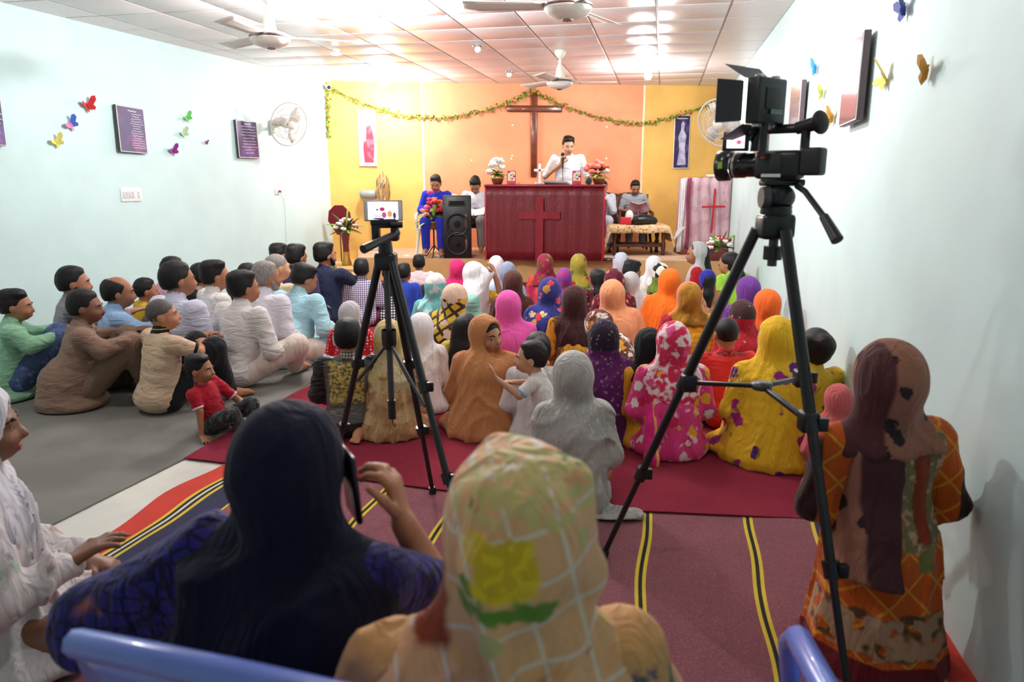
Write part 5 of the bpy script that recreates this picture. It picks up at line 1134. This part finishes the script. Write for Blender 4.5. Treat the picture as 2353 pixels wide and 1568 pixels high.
M_gloss = mat('glossy_mauve_print', (120, 92, 116), .12, var=.15, vs_=4, coat=.6)
def gloss(lab, quad):
    t, M, w, h, z = print_frame(lab, quad, mat('mauve_grey_side', (104, 84, 88), .5), None, 'poster', th=.032)
    mb = MB(); mb.box((0, 0, z + .002), (w * .985, h * .985, .004)); o = mb.build('border', M_frame_w, t); o.matrix_basis = M.to_4x4()
    mb = MB(); mb.box((0, 0, z + .0045), (w * .95, h * .955, .002)); o = mb.build('print', M_gloss, t); o.matrix_basis = M.to_4x4(); return t
gloss('large glossy mauve poster on the right wall near the yellow butterfly', Rr(((1953, 104), (1993, 70), (1979, 278), (1936, 289))))
gloss('glossy mauve poster on the right wall behind the video light', Rr(((1826, 196), (1848, 184), (1840, 286), (1818, 292))))
gloss('glossy mauve poster on the right wall behind the camcorder', Rr(((1743, 300), (1760, 294), (1757, 352), (1740, 354))))
# paper butterflies
def butterfly(lab, p, n, size, cols, rz, tilt=0.):
    t = thing('paper_butterfly', lab, 'butterfly', p, 0, 'paper butterflies on the walls')
    up = Vector((0, 0, 1)); u = up.cross(n).normalized(); c, s = math.cos(rz), math.sin(rz); a = u * c + up * s; b = -u * s + up * c
    for k, sg in enumerate((-1, 1)):
        out = [(0, -.3), (.35, -.5), (.5, -.3), (.42, -.05), (.75, .25), (.8, .6), (.55, .65), (.15, .25), (0, .1)]
        mb = MB(); vs = [(a * (sg * x * .85) + b * y + n * (x * (.75 if k else .45))) * size for x, y in out]
        mb.poly(vs); mb.build('wing', cols[k % len(cols)], t, .002)
    MB().tube([b * -.32 * size + n * .004, n * .01, b * .3 * size + n * .004], [.004, .007, .004], 6).build('body', cols[0], t)
B_ = lambda n, c: mat('butterfly_' + n, c, .6, var=.1, vs_=30)
bf = [('red paper butterfly, highest on the left wall', 201, 243, .15, (B_('red', (196, 34, 42)),), .5), ('pink and blue paper butterfly on the left wall', 162, 286, .14, (B_('pink', (236, 140, 190)), B_('blue', (70, 110, 196))), .9), ('yellow paper butterfly, lowest at far left of the left wall', 129, 326, .13, (B_('yellow', (222, 214, 110)),), .7),
      ('green paper butterfly on the left wall', 430, 271, .12, (B_('green', (106, 200, 96)),), .8), ('pale green paper butterfly below the green one', 422, 307, .12, (B_('pale_green', (186, 214, 170)),), .7), ('purple paper butterfly, lowest on the left wall', 397, 347, .13, (B_('purple', (140, 40, 130)),), .6), ('tiny purple paper butterfly beside the violet poster', 473, 328, .06, (B_('purple', 0),), .2)]
for lab, px, py, s, cols, rz in bf: butterfly(lab, ONL(px, py, .01), NL, s * .72, cols, rz)
bf = [('dark blue paper butterfly at the top of the right wall', 2081, 20, .12, (B_('navy', (50, 66, 150)),), .3), ('yellow paper butterfly right of the large mauve poster', 2036, 178, .13, (B_('gold', (240, 200, 60)),), .9), ('orange brown paper butterfly, rightmost on the right wall', 2133, 165, .12, (B_('amber', (206, 140, 40)),), -.3),
      ('light blue paper butterfly above the camcorder', 1876, 158, .12, (B_('light_blue', (90, 170, 226)),), .1), ('small yellow paper butterfly below the light blue one', 1891, 213, .11, (B_('lemon', (236, 222, 110)),), -.2), ('orange paper butterfly left of the large mauve poster', 1914, 270, .12, (B_('orange', (236, 160, 60)),), .2)]
for lab, px, py, s, cols, rz in bf: butterfly(lab, ONR(px, py, .01), NR, s * .72, cols, rz)
# switch plates and socket
def plate(lab, px, py, w, h, cat, n=3):
    p = ONL(px, py, .006); t = thing('switch_plate' if n else 'wall_socket', lab, cat, p, math.atan2(NL.y, NL.x) + math.pi / 2)
    MB().box((0, 0, 0), (w, .014, h), bev=.004).build('plate', M_wp, t)
    for i in range(max(n, 1)): MB().box(((i - (max(n, 1) - 1) / 2) * w / (max(n, 1) + .5), -.009, 0), (w / (n + 2.), .006, h * .5), bev=.002).build('rocker', mat('switch_grey', (206, 204, 206), .4), t)
    return t
plate('wide white switch plate on the left wall', 294, 448, .18, .13, 'switch', 4); plate('narrow white switch plate beside the wide one', 317, 448, .09, .13, 'switch', 1)
t = plate('white wall socket with a plugged red and white adaptor', 637, 440, .11, .08, 'socket', 0); MB().box((.03, -.025, 0), (.03, .03, .02), Euler((0, .5, 0)), bev=.003).build('plug', mat('plug_red', (176, 60, 60), .5), t)
c0 = ONL(657, 350, .012); t = thing('wall_cable', 'thin cable loop hanging from the wall fan to the socket', 'cable', c0)
MB().tube([ONL(x, y, .012) - c0 for x, y in ((648, 340), (650, 395), (656, 440), (655, 458), (648, 455), (646, 442))], .003, 5).build('cord', M_wire, t)
c0 = ONL(657, 470, .012); t = thing('wall_cable', 'thin cable running down the left wall below the socket', 'cable', c0)
MB().tube([ONL(x, y, .012) - c0 for x, y in ((653, 458), (656, 500), (659, 560), (660, 600))], .003, 5).build('cord', M_wire, t)
# wall fans
def wall_fan(lab, wallp, n, head, face, rad, ncage=20):
    t = thing('wall_fan', lab, 'fan', wallp); h = head - wallp; f = Vector(face).normalized(); u, w, _ = frame(f)
    mb = MB(); mb.box(n * .03, (.06, .06, .18), Euler((0, 0, math.atan2(n.y, n.x))), bev=.01); mb.build('bracket', M_fan, t)
    MB().tube([n * .04, n * .12 + Vector((0, 0, .02)), h - f * .12], [.022, .02, .02], 8).build('arm', M_fan, t)
    MB().lathe([(0, -.2), (.045, -.19), (.06, -.12), (.06, -.05), (.02, -.04)], h, f, 16).build('motor', M_fan, t)
    cg = MB()
    for r, d in ((rad, 0), (rad * .7, .045), (rad * .4, .06), (rad * .7, -.05), (rad * .4, -.07)): cg.ring(h + f * d, rad if r == rad else r, .004 if r != rad else .009, f, 32, 5)
    for i in range(ncage * 2):
        a = i / ncage * math.pi; e = u * math.cos(a) + w * math.sin(a); cg.tube([h + f * .06 + e * .05, h + f * .045 + e * rad * .7, h + e * rad, h - f * .05 + e * rad * .7, h - f * .07 + e * .06], .0022, 4)
    cg.build('cage', M_wire, t)
    MB().lathe([(0, .07), (.05, .068), (.055, .055), (0, .05)], h, f, 18).build('badge', M_fan, t)
    for k in range(3):
        a = k * 2.094 + .3; e = u * math.cos(a) + w * math.sin(a); g = f.cross(e)
        bl = MB(); bl.add([h + e * .03 - g * .02 + f * .02, h + e * rad * .5 - g * rad * .28 + f * .03, h + e * rad * .88 - g * rad * .16 + f * .02, h + e * rad * .9 + g * rad * .2 - f * .02, h + e * rad * .5 + g * rad * .22 - f * .03, h + e * .03 + g * .02 - f * .02], [(0, 1, 4, 5), (1, 2, 3, 4)])
        bl.build('blade', mat('fan_blade_cream', (226, 220, 212), .4), t, .004)
    return t
wall_fan('cream wall fan high on the left wall near the stage', ONL(622, 292), NL, ONL(664, 286, .34), (.75, -.6, -.25), .27)
wall_fan('cream wall fan on the right wall behind the video light', ONR(1722, 300), NR, ONR(1655, 282, .42), (-.62, -.7, -.35), .24)
# security camera
p = ONB(757, 200, .02); t = thing('security_camera', 'small white security camera in the upper left corner', 'camera', p + NB * .05)
MB().cone((-.09, .02, .05), (-.03, 0, .0), .018, n=10).build('mount', M_wp, t); MB().lathe([(0, -.07), (.035, -.065), (.04, 0), (.04, .05), (.034, .06), (.03, .045), (0, .045)], (0, 0, 0), (.25, -1, -.35), 16).build('housing', M_wp, t); MB().sph(Vector((.25, -1, -.35)).normalized() * .052, .026, 12, 8).build('lens', M_blackp, t)
# downlights and spare bulbs in the ceiling
def ceil_at(px, py): return atz(px, py, ZC - .011)
t = thing('downlight', 'small lit round downlight beside the left ceiling fan', 'lamp', ceil_at(771, 124)); MB().lathe([(.06, 0), (.065, -.006), (.045, -.008)], n=24).build('rim', M_wp, t); MB().lathe([(.046, -.004), (.03, -.014), (0, -.016)], n=20).build('lens', M_glow, t)
t = thing('downlight', 'small lit round downlight above the right bright bulb', 'lamp', ceil_at(1452, 92)); MB().lathe([(.06, 0), (.065, -.006), (.045, -.008)], n=24).build('rim', M_wp, t); MB().lathe([(.046, -.004), (.03, -.014), (0, -.016)], n=20).build('lens', M_glow, t)
for px, py, lab in ((1098, 105, 'unlit small spotlight in the ceiling above the garland'), (1170, 165, 'unlit round bulb in the ceiling above the cross')):
    t = thing('ceiling_spot', lab, 'lamp', ceil_at(px, py)); MB().lathe([(.06, 0), (.062, -.01), (.04, -.012)], n=20).build('rim', M_chrome, t); MB().sph((0, 0, -.035), (.035, .035, .04), 12, 8).build('bulb', M_wp, t)
# ceiling fans, at rest
def ceiling_fan(lab, px, py, drop, ang):
    p = atz(px, py, ZC - drop); t = thing('ceiling_fan', lab, 'fan', (p.x, p.y, ZC - .011), ang)
    MB().lathe([(0, 0), (.065, 0), (.06, -.03), (.035, -.075), (.02, -.09)], n=20).build('canopy', M_fan, t); MB().cone((0, 0, -.05), (0, 0, -drop + .12), .016, n=10).build('rod', M_fan, t)
    MB().lathe([(.02, -drop + .22), (.04, -drop + .17), (.05, -drop + .10), (.055, -drop + .07)], n=18).build('lower_cup', M_fan, t)
    MB().lathe([(.05, -drop + .075), (.12, -drop + .06), (.15, -drop + .03), (.15, -drop + .01), (.12, -drop - .025), (.06, -drop - .045), (0, -drop - .05)], n=28).build('motor', M_fan, t)
    MB().lathe([(.148, -drop + .042), (.154, -drop + .036), (.154, -drop + .026), (.148, -drop + .02)], n=28).build('trim_band', mat('fan_band', (110, 96, 96), .3, metal=.5), t)
    MB().lathe([(.04, -drop - .044), (.035, -drop - .058), (0, -drop - .062)], n=16).build('badge', M_chrome, t)
    for k in range(3):
        a = k * 2.094; c, s = math.cos(a), math.sin(a)
        b = MB(); b.grid(lambda u, v: ((.13 + u * .52) * c - (v - .5) * (.09 + .05 * u) * s, (.13 + u * .52) * s + (v - .5) * (.09 + .05 * u) * c, -drop + .035 + (v - .5) * .03), 6, 3); b.build('blade', M_fan, t, .004)
    return t
ceiling_fan('white ceiling fan over the seated men on the left', 621, 92, .36, .35); ceiling_fan('white ceiling fan at the top edge over the middle rows', 1305, 22, .36, 1.0); ceiling_fan('white ceiling fan just in front of the stage', 1286, 192, .36, .12)
# =================================================================== phone on its tripod
M_trip = mat('tripod_black', (20, 20, 22), .35, var=.05); M_tripg = mat('tripod_grey', (70, 72, 76), .35, metal=.4)
def leg_parts(t, top, foot, r0, collars, nm='leg'):
    top = Vector(top); foot = Vector(foot); l = MB(); d = foot - top
    l.cone(top, top + d * .42, r0, r0 * .96, 12); l.cone(top + d * .40, top + d * .72, r0 * .8, r0 * .8, 12); l.cone(top + d * .70, top + d * .985, r0 * .62, r0 * .6, 12); o = l.build(nm, M_trip, t)
    for f in collars:
        k = MB(); k.cone(top + d * (f - .022), top + d * (f + .012), r0 * 1.35, r0 * 1.25, 12); k.box(top + d * f + Vector((r0 * 1.4, -r0 * .6, .01)), (r0 * 1.6, r0 * 1.2, r0 * 2.2), bev=.003); k.build('leg_lock', M_trip, o)
    MB().cone(top + d * .975, foot, r0 * .9, r0 * 1.1, 10).build('rubber_foot', M_blackp, o); return o
c = Vector((-.502, 2.86, 0)); t = thing('tripod', 'black photo tripod holding the phone, left of centre', 'tripod', c)
zt = 1.12
for fx, fy in ((-.85, 3.12), (-.145, 2.36), (-.365, 3.07)): leg_parts(t, (0 + (fx + .5) * .09, (fy - 2.86) * .09, zt - .02), (fx + .502, fy - 2.86, .009), .0165, (.42, .71))
MB().box((0, 0, zt - .02), (.085, .075, .07), bev=.012).build('crown', M_trip, t)
MB().cone((0, 0, zt - .62), (0, 0, zt + .05), .0125, n=12).build('centre_column', M_tripg, t); MB().cone((0, 0, zt - .68), (0, 0, zt - .60), .016, n=12).build('column_grip', M_blackp, t); MB().tube([(0, 0, zt - .68), (.004, 0, zt - .71), (.012, 0, zt - .715), (.014, 0, zt - .70)], .003, 6).build('hook', M_tripg, t)
MB().lathe([(.03, zt - .30), (.03, zt - .36), (.022, zt - .38)], n=14).build('spreader_collar', M_trip, t)
for fx, fy in ((-.85, 3.12), (-.145, 2.36), (-.365, 3.07)):
    e = Vector(((fx + .502) * .47, (fy - 2.86) * .47, zt - .55)); MB().tube([(0, 0, zt - .35), tuple(e)], .007, 6).build('spreader_arm', M_tripg, t)
MB().cone((0, 0, zt + .0), (0, 0, zt + .07), .032, .024, 14).build('pan_base', M_trip, t); MB().box((-.035, 0, zt + .10), (.03, .05, .085), bev=.008).build('head_bracket', M_trip, t); MB().box((.04, 0, zt + .095), (.03, .05, .07), bev=.008).build('head_bracket', M_trip, t)
MB().box((.0, 0, zt + .135), (.105, .055, .03), bev=.008).build('plate', M_trip, t); MB().cone((.03, -.03, zt + .125), (.075, -.03, zt + .125), .012, n=10).build('plate_knob', M_trip, t)
MB().cone((.055, -.02, zt + .095), (-.05, -.19, zt + .045), .012, .017, 14).build('pan_handle', M_trip, t)
zp = aty(882, 484, 2.86).z
ph = thing('smartphone', 'white smartphone filming on the tripod, screen showing the stage', 'phone', c + Vector((.0, -.02, zp)), R(2))
MB().box((0, 0, 0), (.146, .009, .076), bev=.006).build('case', mat('phone_white', (206, 206, 216), .3), ph); MB().box((0, .003, 0), (.15, .008, .08), bev=.007).build('bumper', mat('phone_bumper', (60, 58, 62), .5), ph)
def lit(n, col, e=1.): return mat('screen_' + n, col, .3, var=0, emis=col, es=e)
MB().box((0, -.0052, 0), (.116, .001, .068)).build('screen', lit('white', (250, 246, 250), .9), ph)
for n, col, x, z, w_, h_ in (('blush', (250, 214, 220), .0, .022, .05, .02), ('plum', (150, 40, 84), -.003, .006, .022, .016), ('dark', (60, 40, 60), -.022, .004, .008, .01), ('violet', (150, 70, 120), .004, -.016, .02, .024), ('orange', (226, 120, 80), .026, -.012, .02, .026), ('slate', (60, 50, 84), .044, -.018, .014, .026), ('grey', (170, 160, 176), -.02, -.020, .05, .006), ('cream', (236, 230, 214), -.022, -.012, .03, .008), ('blk', (50, 40, 60), -.018, -.030, .05, .007)):
    MB().sph((x, -.0056, z), (w_ / 2, .0006, h_ / 2), 10, 6).build('screen_patch', lit(n, col, .8), ph)
MB().box((0, .004, -.052), (.05, .02, .03), bev=.004).build('clamp', M_trip, t).location = (0, -.02, zp)
# =================================================================== camcorder on its tripod
c = Vector((.79, 2.18, 0)); t = thing('tripod', 'large black video tripod near the right wall', 'tripod', c); zt = aty(1788, 520, 2.18).z
feet_ = ((.35, 2.5), (.90, 1.62), (1.25, 2.62))
for fx, fy in feet_: leg_parts(t, ((fx - .79) * .10, (fy - 2.18) * .10, zt - .01), (fx - .79, fy - 2.18, .012), .0175, (.42, .71))
MB().box((0, 0, zt), (.10, .085, .075), bev=.014).build('crown', M_trip, t); MB().cone((0, 0, zt - .12), (0, 0, zt), .014, n=12).build('centre_column', M_tripg, t); MB().cone((0, 0, zt - .10), (0, 0, zt - .06), .028, n=14).build('column_lock', M_trip, t)
sc_ = Vector((.0, .0, zt - .50))
for fx, fy in feet_:
    e = Vector(((fx - .79) * .445, (fy - 2.18) * .445, zt - .53)); MB().box((sc_ + e) / 2, ((e - sc_).length, .018, .014), Matrix(((e - sc_).normalized(), Vector((0, 0, 1)).cross(e - sc_).normalized(), (e - sc_).normalized().cross(Vector((0, 0, 1)).cross(e - sc_).normalized()))).transposed(), bev=.003).build('spreader_arm', M_trip, t)
    MB().box(e, (.05, .05, .06), bev=.008).build('spreader_clamp', M_trip, t)
MB().lathe([(0, .0), (.03, 0), (.032, .02), (.0, .022)], sc_ - Vector((0, 0, .01)), n=16).build('spreader_hub', M_tripg, t)
MB().lathe([(.04, zt + .03), (.046, zt + .04), (.044, zt + .055), (.046, zt + .06)], n=20).build('bowl', M_trip, t); MB().sph((0, 0, zt + .085), (.052, .045, .042), 18, 12).build('fluid_head', M_trip, t); MB().cone((-.056, -.02, zt + .085), (-.034, -.02, zt + .085), .03, .034, 18).build('drag_knob', M_tripg, t)
MB().box((.01, 0, zt + .128), (.12, .06, .02), bev=.006).build('plate', M_trip, t)
hp0 = aty(1832, 428, 2.12) - c; hp1 = aty(1850, 440, 2.08) - c; hp2 = aty(1893, 498, 1.98) - c; hp3 = aty(1924, 552, 1.92) - c
MB().tube([Vector((.05, -.02, zt + .125)), hp0, hp1, hp2], .0085, 8).build('pan_handle', M_trip, t); MB().cone(hp2, hp3, .013, .017, 12).build('handle_grip', M_blackp, t)
YV = R(48); vc = thing('camcorder', 'black professional camcorder pointing at the stage', 'camera', c + Vector((0, 0, zt + .128)), YV); vc.scale = (.68,) * 3
zb = .075; MB().box((0, .0, zb), (.10, .20, .12), bev=.02).build('body', M_blackp, vc); MB().box((.0, -.14, zb + .012), (.085, .09, .115), bev=.012).build('battery', mat('battery_black', (30, 30, 32), .5), vc)
MB().lathe([(.045, 0), (.052, .02), (.052, .06), (.056, .065), (.056, .12), (.05, .125)], (0, .09, zb), (0, 1, 0), 24).build('lens', mat('lens_black', (18, 18, 20), .18, coat=.5), vc); MB().lathe([(.056, 0), (.068, .01), (.072, .06), (.066, .062), (.06, .02)], (0, .215, zb), (0, 1, 0), 24).build('lens_hood', mat('hood_black', (28, 28, 30), .25), vc); MB().lathe([(.0575, 0), (.0575, .012)], (0, .19, zb), (0, 1, 0), 24).build('silver_ring', M_chrome, vc)
MB().box((-.07, .245, zb), (.004, .022, .03)).build('green_sticker', mat('sticker_green', (150, 170, 50), .5), vc)
MB().tube([(0, -.10, zb + .05), (0, -.10, zb + .135), (0, -.06, zb + .15), (0, .08, zb + .15), (0, .12, zb + .11), (0, .12, zb + .06)], .02, 10).build('carry_handle', M_blackp, vc)
MB().cone((0, -.06, zb + .15), (0, -.13, zb + .165), .026, .03, 16).build('viewfinder', M_blackp, vc); ev = Sdf(); ev.ell((0, -.155, zb + .17), (.062, .03, .05), rot('X', -10)); ev.obj('eye_cup', mat('rubber_black', (16, 16, 18), .6), .008, vc)
MB().box((-.052, .0, zb + .01), (.004, .05, .07), bev=.002).build('side_panel', mat('panel_black', (40, 40, 42), .4), vc); MB().box((-.0535, .055, zb + .03), (.003, .02, .008)).build('record_mark', mat('record_red', (206, 40, 40), .5), vc); MB().box((-.0535, .015, zb - .045), (.002, .085, .014)).build('maker_mark', mat('mark_white', (206, 206, 206), .5), vc)
MB().cone((0, .12, zb + .14), (-.07, .13, zb + .14), .012, n=10).build('screen_arm', M_blackp, vc)
lr = Matrix.Rotation(-YV + R(8), 3, 'Z'); lp_ = aty(1691, 325, 2.22) - Vector(vc.location); lp_ = Matrix.Rotation(-YV, 3, 'Z') @ lp_ / .68; ls_ = 1 / .68
MB().box(lp_, (.082 * ls_, .014, .056 * ls_), lr, bev=.005).build('flip_screen', M_blackp, vc); MB().box(lp_ + lr @ Vector((-.004, -.008, 0)), (.056 * ls_, .002, .040 * ls_), lr).build('screen_picture', lit('pale_pink', (244, 226, 244), .9), vc); MB().sph(lp_ + lr @ Vector((.01, -.0092, -.004)), (.012, .0006, .009), 10, 6, 0, lr).build('screen_patch', lit('rose', (206, 90, 130), .8), vc)
# LED panel light with barn doors on the handle
vl = thing('video_light', 'black LED panel light with open barn doors on the camcorder', 'lamp', aty(1756, 290, 2.16), R(38))
MB().tube([(0, 0, -.07), (0, 0, .02)], .012, 10).build('mount', M_blackp, vl); S_ = .068; zl = .068
MB().box((0, 0, zl), (S_ * 2, .045, S_ * 1.85), bev=.006).build('housing', M_blackp, vl); MB().box((0, .03, zl), (S_ * 1.9, .016, S_ * 1.75), bev=.003).build('lit_panel', mat('led_panel', (255, 250, 246), .4, var=0, emis=(255, 248, 240), es=6.), vl)
MB().box((.0, -.024, zl + .005), (.075, .004, .06), bev=.002).build('back_recess', mat('recess_black', (12, 12, 13), .5), vl); MB().box((.015, -.027, zl - .03), (.06, .003, .014)).build('display', mat('display_teal', (80, 110, 110), .3), vl)
M_door = mat('barn_door_black', (34, 34, 38), .5)
MB().prism([(-.062, 0), (.062, 0), (.085, .075), (-.085, .075)], (0, .03, zl + S_ * .93), (0, .002, 0), (1, 0, 0), (0, .75, .55)).build('barn_door', M_door, vl); MB().prism([(-.062, 0), (.062, 0), (.085, .075), (-.085, .075)], (0, .03, zl - S_ * .93), (0, .002, 0), (1, 0, 0), (0, .75, -.55)).build('barn_door', M_door, vl)
for sg in (-1, 1): MB().prism([(-.055, 0), (.055, 0), (.06, .075), (-.06, .075)], (sg * S_, .03, zl), (0, .002, 0), (0, 0, 1), (sg * .8, .6, 0)).build('barn_door', M_door, vl)
for sx in (-1, 1):
    for sz in (-1, 1): MB().box((sx * .04, .0, zl + sz * .066), (.018, .02, .012), bev=.002).build('hinge', M_chrome, vl)
# =================================================================== foreground women, chairs
M_bchair = mat('periwinkle_plastic', (112, 134, 218), .25, var=.03, coat=.3)
# woman in navy on a chair, holding a phone up
lat_ = F('violet_honeycomb', (40, 36, 120), [('edge', (22, 18, 60), 34, .12), ('flower', [(206, 120, 90), (186, 90, 70), (120, 110, 60)], 5, .13), ('noise', (30, 26, 84), 5, .6)], rough=.7)
navy_h = F('midnight_navy_hijab', (17, 19, 42), rough=.8, sheen=.1, bs=5)
f2 = person('woman in a midnight navy hijab on a blue chair, phone at her ear', 652, 915, .75, -14, z0=.33, Yd=1.12, pose='chair', scarf=navy_h, dress=lat_, drop=.20, head=(-6, 2, 0), hs=.98, wd=1.0, lean=6, arms=(((.42, .00, .33), (.16, .26, .24)), ((.22, .22, .38), (.165, .18, .53), (-.25, .1, .9))), hands='R', sleeve=('long', 'half'), open_=False, q=3, extra=lambda S, up, Hd, k: (S.chain([up((-.17, 0, .49)), (-.42, 0., .33), (-.24, .2, .26)], [.066, .066, .05], k=.05) if k == 'dress' else None), group='women in the foreground', skn='t', folds=1.2, curl=.75, hnorm=((0, 0, 1.), (.8, .1, 0)),
   sextra=lambda S, up, Hd: (S.chain([up((-.12, -.09, .46)), up((-.13, -.13, .30)), up((-.15, -.12, .12))], [.05, .055, .05], k=.05), S.ell(up((.06, -.05, .36)), (.18, .13, .17), k=.05)))
pp = aty(806, 1112, 1.17); t = thing('phone', 'dark phone with clear case at the ear of the woman in navy', 'phone', pp, R(-60)); MB().box((0, 0, 0), (.07, .012, .135), Euler((.1, .12, 0)), bev=.006).build('case', mat('phone_black', (26, 26, 34), .2), t); MB().box((0, -.007, .03), (.05, .004, .03), Euler((.1, .12, 0)), bev=.002).build('clip', mat('clear_clip', (150, 156, 166), .2), t)
plastic_chair('periwinkle blue plastic chair under the woman in navy', (f2.location.x + .15, f2.location.y - .02, 0), R(-16), M_bchair, .335, .50, back=.48)
peach_pr = F('peach_lattice_print', (226, 172, 124), [('grid', (222, 206, 186), 16, .055, 14), ('flower', [(96, 130, 40), (190, 180, 120), (150, 70, 36), (214, 190, 70)], 15, .25), ('box', (150, 60, 30), (-.125, -.085, .50, .60), 20, .03), ('box', (228, 196, 30), (-.055, .02, .60, .675), 26, .045), ('box', (96, 136, 40), (-.07, .05, .565, .592), 30, .06), ('box', (226, 190, 40), (-.26, -.17, .22, .40), 22, .05), ('box', (204, 186, 120), (-.15, .2, .685, .80), 30, .03, 46), ('box', (208, 172, 26), (-.05, .015, .605, .67), 40, .05, 60)], rough=.6, spec=.3)
peach_dr = F('peach_dress', (214, 158, 98), [('box', (100, 96, 104), (.10, .20, .34, .45), 30, .06, 30), ('box', (70, 110, 60), (.22, .27, .34, .45), 30, .05, 24), ('box', (150, 40, 44), (.2, .3, .31, .36), 30, .05, 24), ('box', (80, 110, 50), (.0, .07, .33, .42), 30, .06, 26), ('flower', [(96, 92, 96), (70, 100, 50), (150, 40, 44)], 6, .19)], rough=.6, spec=.3)
f3 = person('woman in a yellow flowered peach dupatta on a chair, nearest the camera', 1196, 1003, .76, 6, z0=.33, Yd=.92, pose='chair', scarf=peach_pr, dress=peach_dr, drop=.24, head=(10, 8, 6), hs=1.14, wd=1.08, lean=4, open_=False, q=3, group='women in the foreground', folds=1.3, hoodback=.01,
   arms=(((.25, .05, .27), (.14, .24, .2)), ((.26, .06, .27), (.14, .26, .2))), sextra=lambda S, up, Hd: (S.chain([up((-.16, -.03, .45)), up((-.19, -.06, .28)), up((-.19, -.05, .12))], [.07, .08, .08], k=.05), S.chain([Hd((-.02, .02, .20)), Hd((.06, -.06, .17)), Hd((.09, -.06, .05)), up((.05, -.11, .46)), up((-.08, -.13, .36))], [.018, .022, .022, .025, .02], k=.03), S.chain([Hd((-.05, -.07, .16)), Hd((-.06, -.09, .06)), up((-.02, -.12, .47))], [.016, .02, .016], k=.03), S.fold(.005, 62, [(.3, .5, 1.), (.9, -.3, .5)], 3)))
plastic_chair('periwinkle blue plastic chair under the woman in yellow and peach', (f3.location.x + .03, f3.location.y + .06, 0), R(-4), M_bchair, .335, .66, back=.22)
plastic_chair('empty periwinkle blue plastic chair at the lower right, armrest showing', (.79, 1.05, 0), R(-4), M_bchair, .395, .46, back=.38)
f1 = person('woman in a white veil at the left edge with dark profile', -95, 878, .86, -62, Yd=1.95, scarf=F('white_beaded_veil', (214, 210, 218), [('wave', (190, 186, 196), 4, .46, 0)], bump=.4), dress=F('white_embroidered', (204, 196, 196), [('flower', [(176, 150, 150), (160, 180, 160), (190, 150, 170)], 9, .22)]), drop=.08, lean=6, head=(0, 0, 0), hs=1.04, face=True, skn='d', q=3, group='women in the foreground', hands='R',
   arms=(LAP, ((.26, .10, .28), (.17, .25, .31), (-.1, .7, .3))), hair='buzz', folds=1.5, sextra=lambda S, up, Hd: S.chain([up((.05, -.12, .46)), up((.10, -.15, .25)), (.12, -.14, .05)], [.07, .08, .09], k=.05))
orn = F('rust_orange_ornament', (196, 88, 22), [('grid', (214, 140, 40), 13, .06, 45), ('band', (52, 26, 28), 0, .205, .5), ('band', (52, 26, 28), 0, -.5, -.215), ('box', (186, 152, 116), (-.01, .125, .16, .48), 22, .05), ('box', (120, 110, 70), (-.01, .125, .16, .48), 40, .04, 30), ('box', (120, 56, 26), (.03, .085, .18, .46), 40, .04), ('box', (150, 44, 30), (.05, .062, .18, .46), 40, .004), ('box', (120, 120, 66), (.035, .075, .475, .54), 12, .02), ('box', (120, 120, 66), (.035, .075, .10, .16), 12, .02), ('box', (96, 70, 46), (-.2, .3, -.14, -.02), 16, .05, 26), ('box', (176, 140, 110), (-.2, .3, -.14, -.03), 22, .05, 18), ('band', (110, 26, 34), 2, -.3, -.16)], rough=.8)
dk_pat = F('brown_black_motif', (150, 100, 80), [('flower', (46, 34, 34), 13, .3), ('box', (84, 44, 46), (-.3, -.062, .40, .9), 4, .03)], rough=.8)
w44 = person('woman in a rust orange ornamented dress kneeling by the right wall', 2056, 775, .78, 2, z0=.24, Yd=1.98, pose=dict(hip=(.08, 0, .06), knee=(.10, .14, -.20), ank=(.09, -.12, -.24), toe=(.08, -.2, -.26)), dress=orn, scarf=dk_pat, drop=.475, lean=2, side=-3, hs=1.0, wd=.95, open_=False, q=3, group='women in the foreground', sleeve='long', zc=.30,
   arms=(((.235, .02, .27), (.13, .22, .27)), ((.245, .02, .27), (.13, .22, .27))), folds=1.0, extra=lambda S, up, Hd, k: (S.cone((0, .0, .12), (0, -.03, -.25), .17, .235, k=.08) if k == 'dress' else None), backpanel=(-.2, -.045, .08, F('brown_black_motif_end', (150, 100, 80), [('flower', (46, 34, 34), 13, .3), ('box', (70, 38, 42), (-.115, .1, -.1, .9), 5, .05)], rough=.8)))
